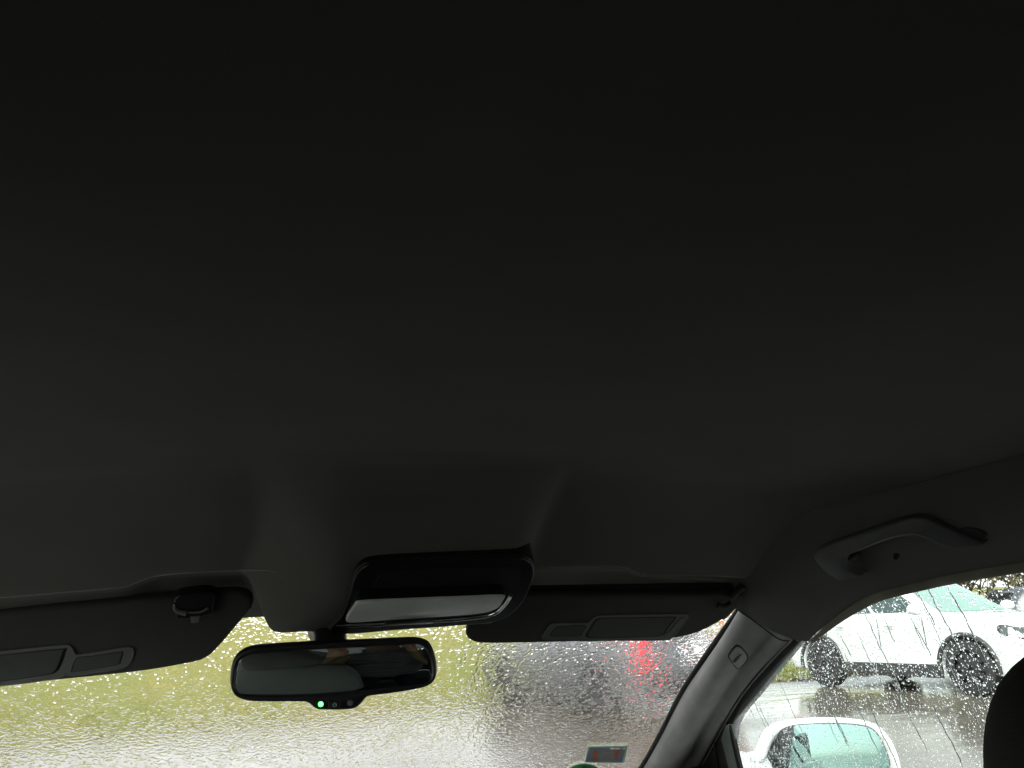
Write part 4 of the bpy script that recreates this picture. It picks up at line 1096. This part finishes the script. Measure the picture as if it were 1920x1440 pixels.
def parked_car(name, label, cat, group, loc, rz, L, W, Hh, wb, wr, belt, hood, paint, glass, clad, cowl, rtop_f, rtop_r, tailx, detail=True):
    c = empty(name, loc, rz); tag(c, label, cat, group)
    M0 = wmat(c)
    def P(v): return [tuple(M0 @ Vector(tuple(map(float, q)))) for q in v]
    def addm(n, V, Fc, m_, par=c, sharp=40): return from_vf(n, P(V), Fc, m_, par, True, sharp)
    ar = wr * 1.17; hb = 0.26
    def arch(cx): return [(cx + ar * math.cos(t), wr + ar * math.sin(t) * 0.98) for t in np.linspace(math.pi + 0.25, -0.25, 15)]
    ol = [(-L / 2 + 0.10, hb)] + arch(-wb / 2) + arch(wb / 2) + [(L / 2 - 0.14, hb), (L / 2 - 0.03, 0.40), (L / 2, 0.58), (L / 2 - 0.02, hood - 0.22), (L / 2 - 0.10, hood - 0.09), (L / 2 - 0.35, hood - 0.03), (cowl + 0.25, hood + 0.02), (cowl, belt), (0, belt - 0.01), (tailx, belt + 0.02), (-L / 2 + 0.03, belt - 0.06), (-L / 2, 0.72), (-L / 2 + 0.02, 0.42)]
    ol = np.array(ol)
    e = np.roll(ol, -1, 0) - ol; e /= np.linalg.norm(e, axis=1, keepdims=True)
    nn = np.stack([-e[:, 1], e[:, 0]], 1); nn = nn + np.roll(nn, 1, 0); nn /= np.maximum(np.linalg.norm(nn, axis=1, keepdims=True), 0.4)
    area = np.sum(ol[:, 0] * np.roll(ol[:, 1], -1) - np.roll(ol[:, 0], -1) * ol[:, 1])
    if area < 0: nn = -nn
    V, Fc = [], []; N = len(ol)
    S = [(-1, .055), (-.985, .022), (-.95, .006), (-.8, 0), (-.4, -.01), (0, -.014), (.4, -.01), (.8, 0), (.95, .006), (.985, .022), (1, .055)]
    for s, ins in S:
        q = ol + nn * ins
        for x, z in q:
            xx = x * (1 - 0.075 * abs(s) ** 5 * (abs(x) / (L / 2)) ** 4)
            tum = 0.045 * sstep(0.45, belt, z) + 0.03 * sstep(0.45, 0.2, z)
            V.append((xx, s * (W / 2 - tum), z))
    for i in range(len(S) - 1):
        for k in range(N):
            l = (k + 1) % N; Fc.append((i * N + k, i * N + l, (i + 1) * N + l, (i + 1) * N + k))
    Fc.append(tuple(range(N))); Fc.append(tuple(reversed(range((len(S) - 1) * N, len(S) * N))))
    b = addm('body', V, Fc, paint)
    bm = bmesh.new(); bm.from_mesh(b.data); bmesh.ops.recalc_face_normals(bm, faces=bm.faces[:]); bm.to_mesh(b.data); bm.free(); b.data.set_sharp_from_angle(angle=R(40))
    # greenhouse
    zb, wbm, wtp = belt - 0.03, W / 2 - 0.075, W / 2 - 0.24
    sec = [(cowl + 0.03, tailx, wbm, zb), ((cowl + 0.03) * 0.5 + rtop_f * 0.5, tailx * 0.5 + rtop_r * 0.5, (wbm + wtp + 0.02) / 2, (zb + Hh - 0.07) / 2), (rtop_f, rtop_r, wtp + 0.02, Hh - 0.07), (rtop_f - 0.10, rtop_r + 0.06, wtp - 0.06, Hh - 0.02), (rtop_f - 0.35, rtop_r + 0.3, wtp - 0.25, Hh)]
    V, Fc = [], []
    def loop(xf, xr, w, z): return [(xf, -w * .88, z), (xf - 0.12, -w, z), (xr + 0.10, -w, z), (xr, -w * .88, z), (xr, w * .88, z), (xr + 0.10, w, z), (xf - 0.12, w, z), (xf, w * .88, z)]
    for q in sec: V += loop(*q)
    for i in range(len(sec) - 1):
        for k in range(8):
            l = (k + 1) % 8; Fc.append((i * 8 + l, i * 8 + k, (i + 1) * 8 + k, (i + 1) * 8 + l))
    Fc.append(tuple(reversed(range((len(sec) - 1) * 8, len(sec) * 8))))
    addm('cabin', V, Fc, paint)
    def lerp(a, b_, t): return tuple(a[i] + (b_[i] - a[i]) * t for i in range(len(a)))
    A, B = sec[0], sec[2]
    def gq(n, fn, corners, m_):
        """window: four (t along, h up) corners mapped by fn to 3-D"""
        pts = [np.array(fn(*q)) for q in corners]
        ctr = sum(pts) / 4; nr = nrm(np.cross(pts[1] - pts[0], pts[3] - pts[0]))
        if nr @ (ctr - np.array([0, 0, 0.9])) < 0: nr = -nr
        pp = np.array(P([p for p in pts])); wn = np.array(M0.to_3x3() @ Vector(nr))
        rim = slab(n, catmull([pp[i] * (1 - t) + pp[(i + 1) % 4] * t for i in range(4) for t in (0.04, 0.5, 0.96)], 40, closed=True), wn, 0.03, 0.004, m_, c, front=0.014)
        return rim
    def mid(h):
        return lerp(sec[0], sec[1], h * 2) if h < 0.5 else lerp(sec[1], sec[2], h * 2 - 1)
    def sidefn(sg): return lambda x, h: (mid(h)[1] + 0.10 + (mid(h)[0] - 0.12 - mid(h)[1] - 0.10) * x, sg * mid(h)[2], mid(h)[3])
    fr = lambda y, h: (mid(h)[0], mid(h)[2] * 0.88 * y, mid(h)[3])
    re = lambda y, h: (mid(h)[1], mid(h)[2] * 0.88 * y, mid(h)[3])
    gq('windshield', fr, [(-.96, .08), (.96, .08), (.94, .95), (-.94, .95)], glass)
    gq('rear_window', re, [(-.92, .18), (.92, .18), (.9, .92), (-.9, .92)], glass)
    for sg in (-1, 1):
        for a0, a1 in ((0.03, 0.28), (0.31, 0.62), (0.65, 0.985)):
            gq('side_window', sidefn(sg), [(a0, .12), (a1, .12), (a1, .93), (a0, .93)], 'dark_glass' if glass == 'dark_glass' else 'side_glass')
        # wheels
        for cx in (-wb / 2, wb / 2):
            K = 40; prf = [(wr * .62, .0), (wr * .64, .012), (wr * .9, .018), (wr * .98, .0), (wr, -.04), (wr, -.16), (wr * .95, -.2), (wr * .6, -.2)]
            V, Fc = [], []
            for rr, dy in prf:
                for k in range(K):
                    t = 2 * math.pi * k / K; V.append((cx + rr * math.cos(t), sg * (W / 2 - 0.03 + dy), wr + rr * math.sin(t)))
            for i in range(len(prf) - 1):
                for k in range(K):
                    l = (k + 1) % K; Fc.append((i * K + k, i * K + l, (i + 1) * K + l, (i + 1) * K + k))
            wh = addm('wheel', V, Fc, 'tyre')
            V, Fc = [], []
            for k in range(10):
                t = 2 * math.pi * k / 10
                for dr, wd, dy in ((0.10, .030, -.012), (0.60, .042, -.02)):
                    for sx in (-1, 1):
                        V.append((cx + wr * dr * math.cos(t) - sx * wd * math.sin(t), sg * (W / 2 - 0.03 + dy), wr + wr * dr * math.sin(t) + sx * wd * math.cos(t)))
                b0 = k * 4; Fc.append((b0, b0 + 1, b0 + 3, b0 + 2))
            b0 = len(V); V += [(cx + wr * .63 * math.cos(t), sg * (W / 2 - 0.09), wr + wr * .63 * math.sin(t)) for t in np.linspace(0, 2 * math.pi, 24, endpoint=False)]
            Fc.append(tuple(range(b0, b0 + 24)))
            addm('rim', V, Fc, 'rim_alloy', wh)
            # arch lip
            lip = [(cx + ar * 1.03 * math.cos(t), sg * (W / 2 - 0.012), wr + ar * 1.01 * math.sin(t)) for t in np.linspace(math.pi + 0.2, -0.2, 24)]
            tube('arch_lip', P(lip), 0.035 if clad else 0.016, 'cladding' if clad else paint, c, 8)
        # sill, door lines, handles, mirror
        slab('sill', P([(-wb / 2 + ar, sg * (W / 2 - .02), .22), (wb / 2 - ar, sg * (W / 2 - .02), .22), (wb / 2 - ar - .02, sg * (W / 2 - .02), .41), (-wb / 2 + ar + .02, sg * (W / 2 - .02), .41)]), M0.to_3x3() @ Vector((0, sg, 0)), 0.05, 0.012, 'cladding', c, front=0.02)
        for xd in (cowl - 0.22, 0.02 - 0.1, -wb / 2 + 0.18):
            tube('door_gap', P([(xd, sg * (W / 2 - .010), .45), (xd, sg * (W / 2 - .012), .7), (xd - .02, sg * (W / 2 - .038), belt - .05)]), 0.006, 'rubber', c, 6)
        for xd in (0.06, -wb / 2 + 0.42):
            tube('door_handle', P([(xd, sg * (W / 2 + .005), belt - .15), (xd + .16, sg * (W / 2 + .005), belt - .15)]), 0.016, paint, c, 8)
        bm = bmesh.new(); bmesh.ops.create_uvsphere(bm, u_segments=16, v_segments=10, radius=1.0)
        bm.transform(M0 @ Matrix.Translation((cowl - 0.22, sg * (W / 2 + .10), belt + .07)) @ Matrix.Diagonal((.09, .13, .085, 1)))
        from_bm('wing_mirror', bm, paint, c)
        # lamps
        hx = L / 2 - 0.135
        slab('headlight', catmull(P([(hx + .07, sg * (W / 2 - .30), hood - .21), (hx - .02, sg * (W / 2 - .12), hood - .18), (hx - .22, sg * (W / 2 - .035), hood - .15), (hx - .22, sg * (W / 2 - .035), hood - .27), (hx, sg * (W / 2 - .12), hood - .33), (hx + .09, sg * (W / 2 - .30), hood - .33)]), 30, closed=True), M0.to_3x3() @ Vector((0.8, sg * 0.6, 0)), 0.08, 0.01, 'dark_glass', c, front=0.05)
        tl = catmull(P([(-L / 2 + .0, sg * (W / 2 - .24), 0.70), (-L / 2 + .04, sg * (W / 2 - .07), 0.70), (-L / 2 + .10, sg * (W / 2 - .055), belt - .12), (-L / 2 + .16, sg * (W / 2 - .10), belt + .10), (-L / 2 + .10, sg * (W / 2 - .22), belt + .02)]), 30, closed=True)
        slab('tail_light', tl, M0.to_3x3() @ Vector((-0.85, sg * 0.5, 0)), 0.10, 0.012, 'tail_red', c, front=0.055)
    box('underbody', (-L / 2 + 0.25, -W / 2 + 0.27, 0.27), (L / 2 - 0.25, W / 2 - 0.27, 0.80), 'cladding', c, 0.03, M=M0)
    box('grille', (-0.02, -0.38, -0.09), (0.02, 0.38, 0.09), 'cladding', c, 0.012, M=M0 @ Matrix.Translation((L / 2 - 0.005, 0, hood - 0.30)))
    box('bumper_intake', (-0.02, -0.55, -0.08), (0.02, 0.55, 0.08), 'cladding', c, 0.015, M=M0 @ Matrix.Translation((L / 2 - 0.02, 0, 0.40)))
    box('rear_bumper_trim', (-0.02, -0.6, -0.08), (0.03, 0.6, 0.08), 'cladding', c, 0.015, M=M0 @ Matrix.Translation((-L / 2 + 0.0, 0, 0.42)))
    for xx in (-L / 2 - 0.008, L / 2 + 0.022):
        zc_ = 0.80 if xx < 0 else 0.52
        pl = box('number_plate', (-0.006, -0.26, -0.056), (0.006, 0.26, 0.056), 'plate_white', c, 0.002, M=M0 @ Matrix.Translation((xx, 0, zc_)))
        sgn = -1 if xx < 0 else 1
        box('plate_band', (-0.008, 0.215 if sgn < 0 else -0.255, -0.05), (0.008, 0.255 if sgn < 0 else -0.215, 0.05), 'plate_blue', pl, 0, M=M0 @ Matrix.Translation((xx, 0, zc_)))
    return c
mat('side_glass', (0.02, 0.04, 0.036), 0.06, spec=0.6)
def yaw_of(dx, dy): return math.atan2(dy, dx)
# white SUV: rear and front wheel contact points of its near side come from the ground they stand on
rwp, fwp = PZ(1556, 1288, 0), PZ(1822, 1306, 0)
d_ = nrm((fwp - rwp) * np.array([1, 1, 0])); side = np.array([-d_[1], d_[0], 0]); 
cc_ = 0.5 * (rwp + fwp) + side * (0.95 - 0.03)
parked_car('parked_suv', 'white SUV with dark lower cladding parked beyond the rain-covered door window', 'car', 'cars parked outside', (cc_[0], cc_[1], 0), yaw_of(d_[0], d_[1]),
           4.45, 1.90, 1.68, 2.66, 0.37, 1.10, 1.08, 'suv_white', 'car_glass', True, 0.95, 0.10, -1.75, -1.95)
# dark hatchback ahead, its tail towards us
rc = PZ(1122, 1349, 0); hd_ = nrm([-0.24, 0.97, 0]); sd_ = np.array([-hd_[1], hd_[0], 0])
cc_ = rc + hd_ * 1.35 - sd_ * (0.90 - 0.03)
parked_car('parked_hatchback', 'dark grey hatchback with tall red tail lights ahead of the rain-covered windshield', 'car', 'cars parked outside', (cc_[0], cc_[1], 0), yaw_of(hd_[0], hd_[1]),
           4.6, 1.80, 1.55, 2.70, 0.33, 1.0, 0.97, 'grey_paint', 'dark_glass', False, 0.95, 0.25, -1.55, -1.85)
parked_car('parked_estate', 'black car parked on the far side of the white SUV, below the bare shrubs', 'car', 'cars parked outside', (14.75, 12.5, 0), R(-22),
           4.5, 1.80, 1.50, 2.7, 0.33, 1.0, 0.98, 'dark_paint', 'dark_glass', False, 0.95, 0.2, -1.8, -2.05)

# ================================================================== OUTSIDE: SHRUBS ON THE BANK
mat('twig_bark', (0.10, 0.068, 0.040), 0.85, var=0.25, vscale=6)
mat('dry_leaf', (0.15, 0.105, 0.045), 0.8, vscale=4, col2=(0.085, 0.085, 0.035))
def shrub(label, x, y, z, h, seed):
    rn = random.Random(seed)
    s = empty('bare_shrub', (x, y, z)); tag(s, label, 'shrub', 'shrubs on the bank')
    V, Fc, LV, LF = [], [], [], []
    def twig(p, d, ln, r, lev):
        q = p + d * ln
        v_, f_ = tube_vf([p, (p + q) / 2 + np.array([rn.uniform(-.04, .04) * ln, rn.uniform(-.04, .04) * ln, 0]), q], [r, r * .8, r * .55], 4)
        b0 = len(V); V.extend(v_); Fc.extend([tuple(i + b0 for i in f) for f in f_])
        if lev == 0:
            for _ in range(10):
                c = p + (q - p) * rn.random() + np.array([rn.uniform(-.06, .06) for _ in range(3)]); a = nrm([rn.uniform(-1, 1) for _ in range(3)]); b = nrm(np.cross(a, [rn.uniform(-1, 1), rn.uniform(-1, 1), 1])); sz = rn.uniform(.04, .08)
                b1 = len(LV); LV.extend([c + a * sz, c + b * sz * .6, c - a * sz, c - b * sz * .6]); LF.append((b1, b1 + 1, b1 + 2, b1 + 3))
            return
        for _ in range(4 if lev > 1 else 3):
            nd = nrm(d + np.array([rn.uniform(-.7, .7), rn.uniform(-.7, .7), rn.uniform(-.15, .5)]))
            twig(p + (q - p) * rn.uniform(.45, 1), nd, ln * rn.uniform(.55, .8), r * .55, lev - 1)
    for _ in range(7):
        d = nrm([rn.uniform(-.55, .55), rn.uniform(-.55, .55), 1]); twig(np.array([x + rn.uniform(-.2, .2), y + rn.uniform(-.2, .2), z - .05]), d, h * .42, .035, 3)
    from_vf('branches', V, Fc, 'twig_bark', s); from_vf('leaves', LV, LF, 'dry_leaf', s, smooth=False)
where = ['behind the black car', 'behind the black car, on its far side', 'above the roof of the white SUV', 'on the bank past the black car', 'at the foot of the bank past the black car', 'on the bank behind the white SUV', 'high on the bank between the two parked cars outside']
for i, (x, d, h) in enumerate([(17.2, 1.6, 4.0), (19.8, 1.3, 4.2), (14.3, 1.8, 3.8), (25.5, 1.8, 4.8), (22.5, 1.5, 4.4), (15.8, 3.6, 4.0), (20.8, 3.8, 4.6)]):
    y = verge_y(x) + d
    shrub('bare brown shrub ' + where[i], x, y, verge_z(x, d), h, 40 + i)
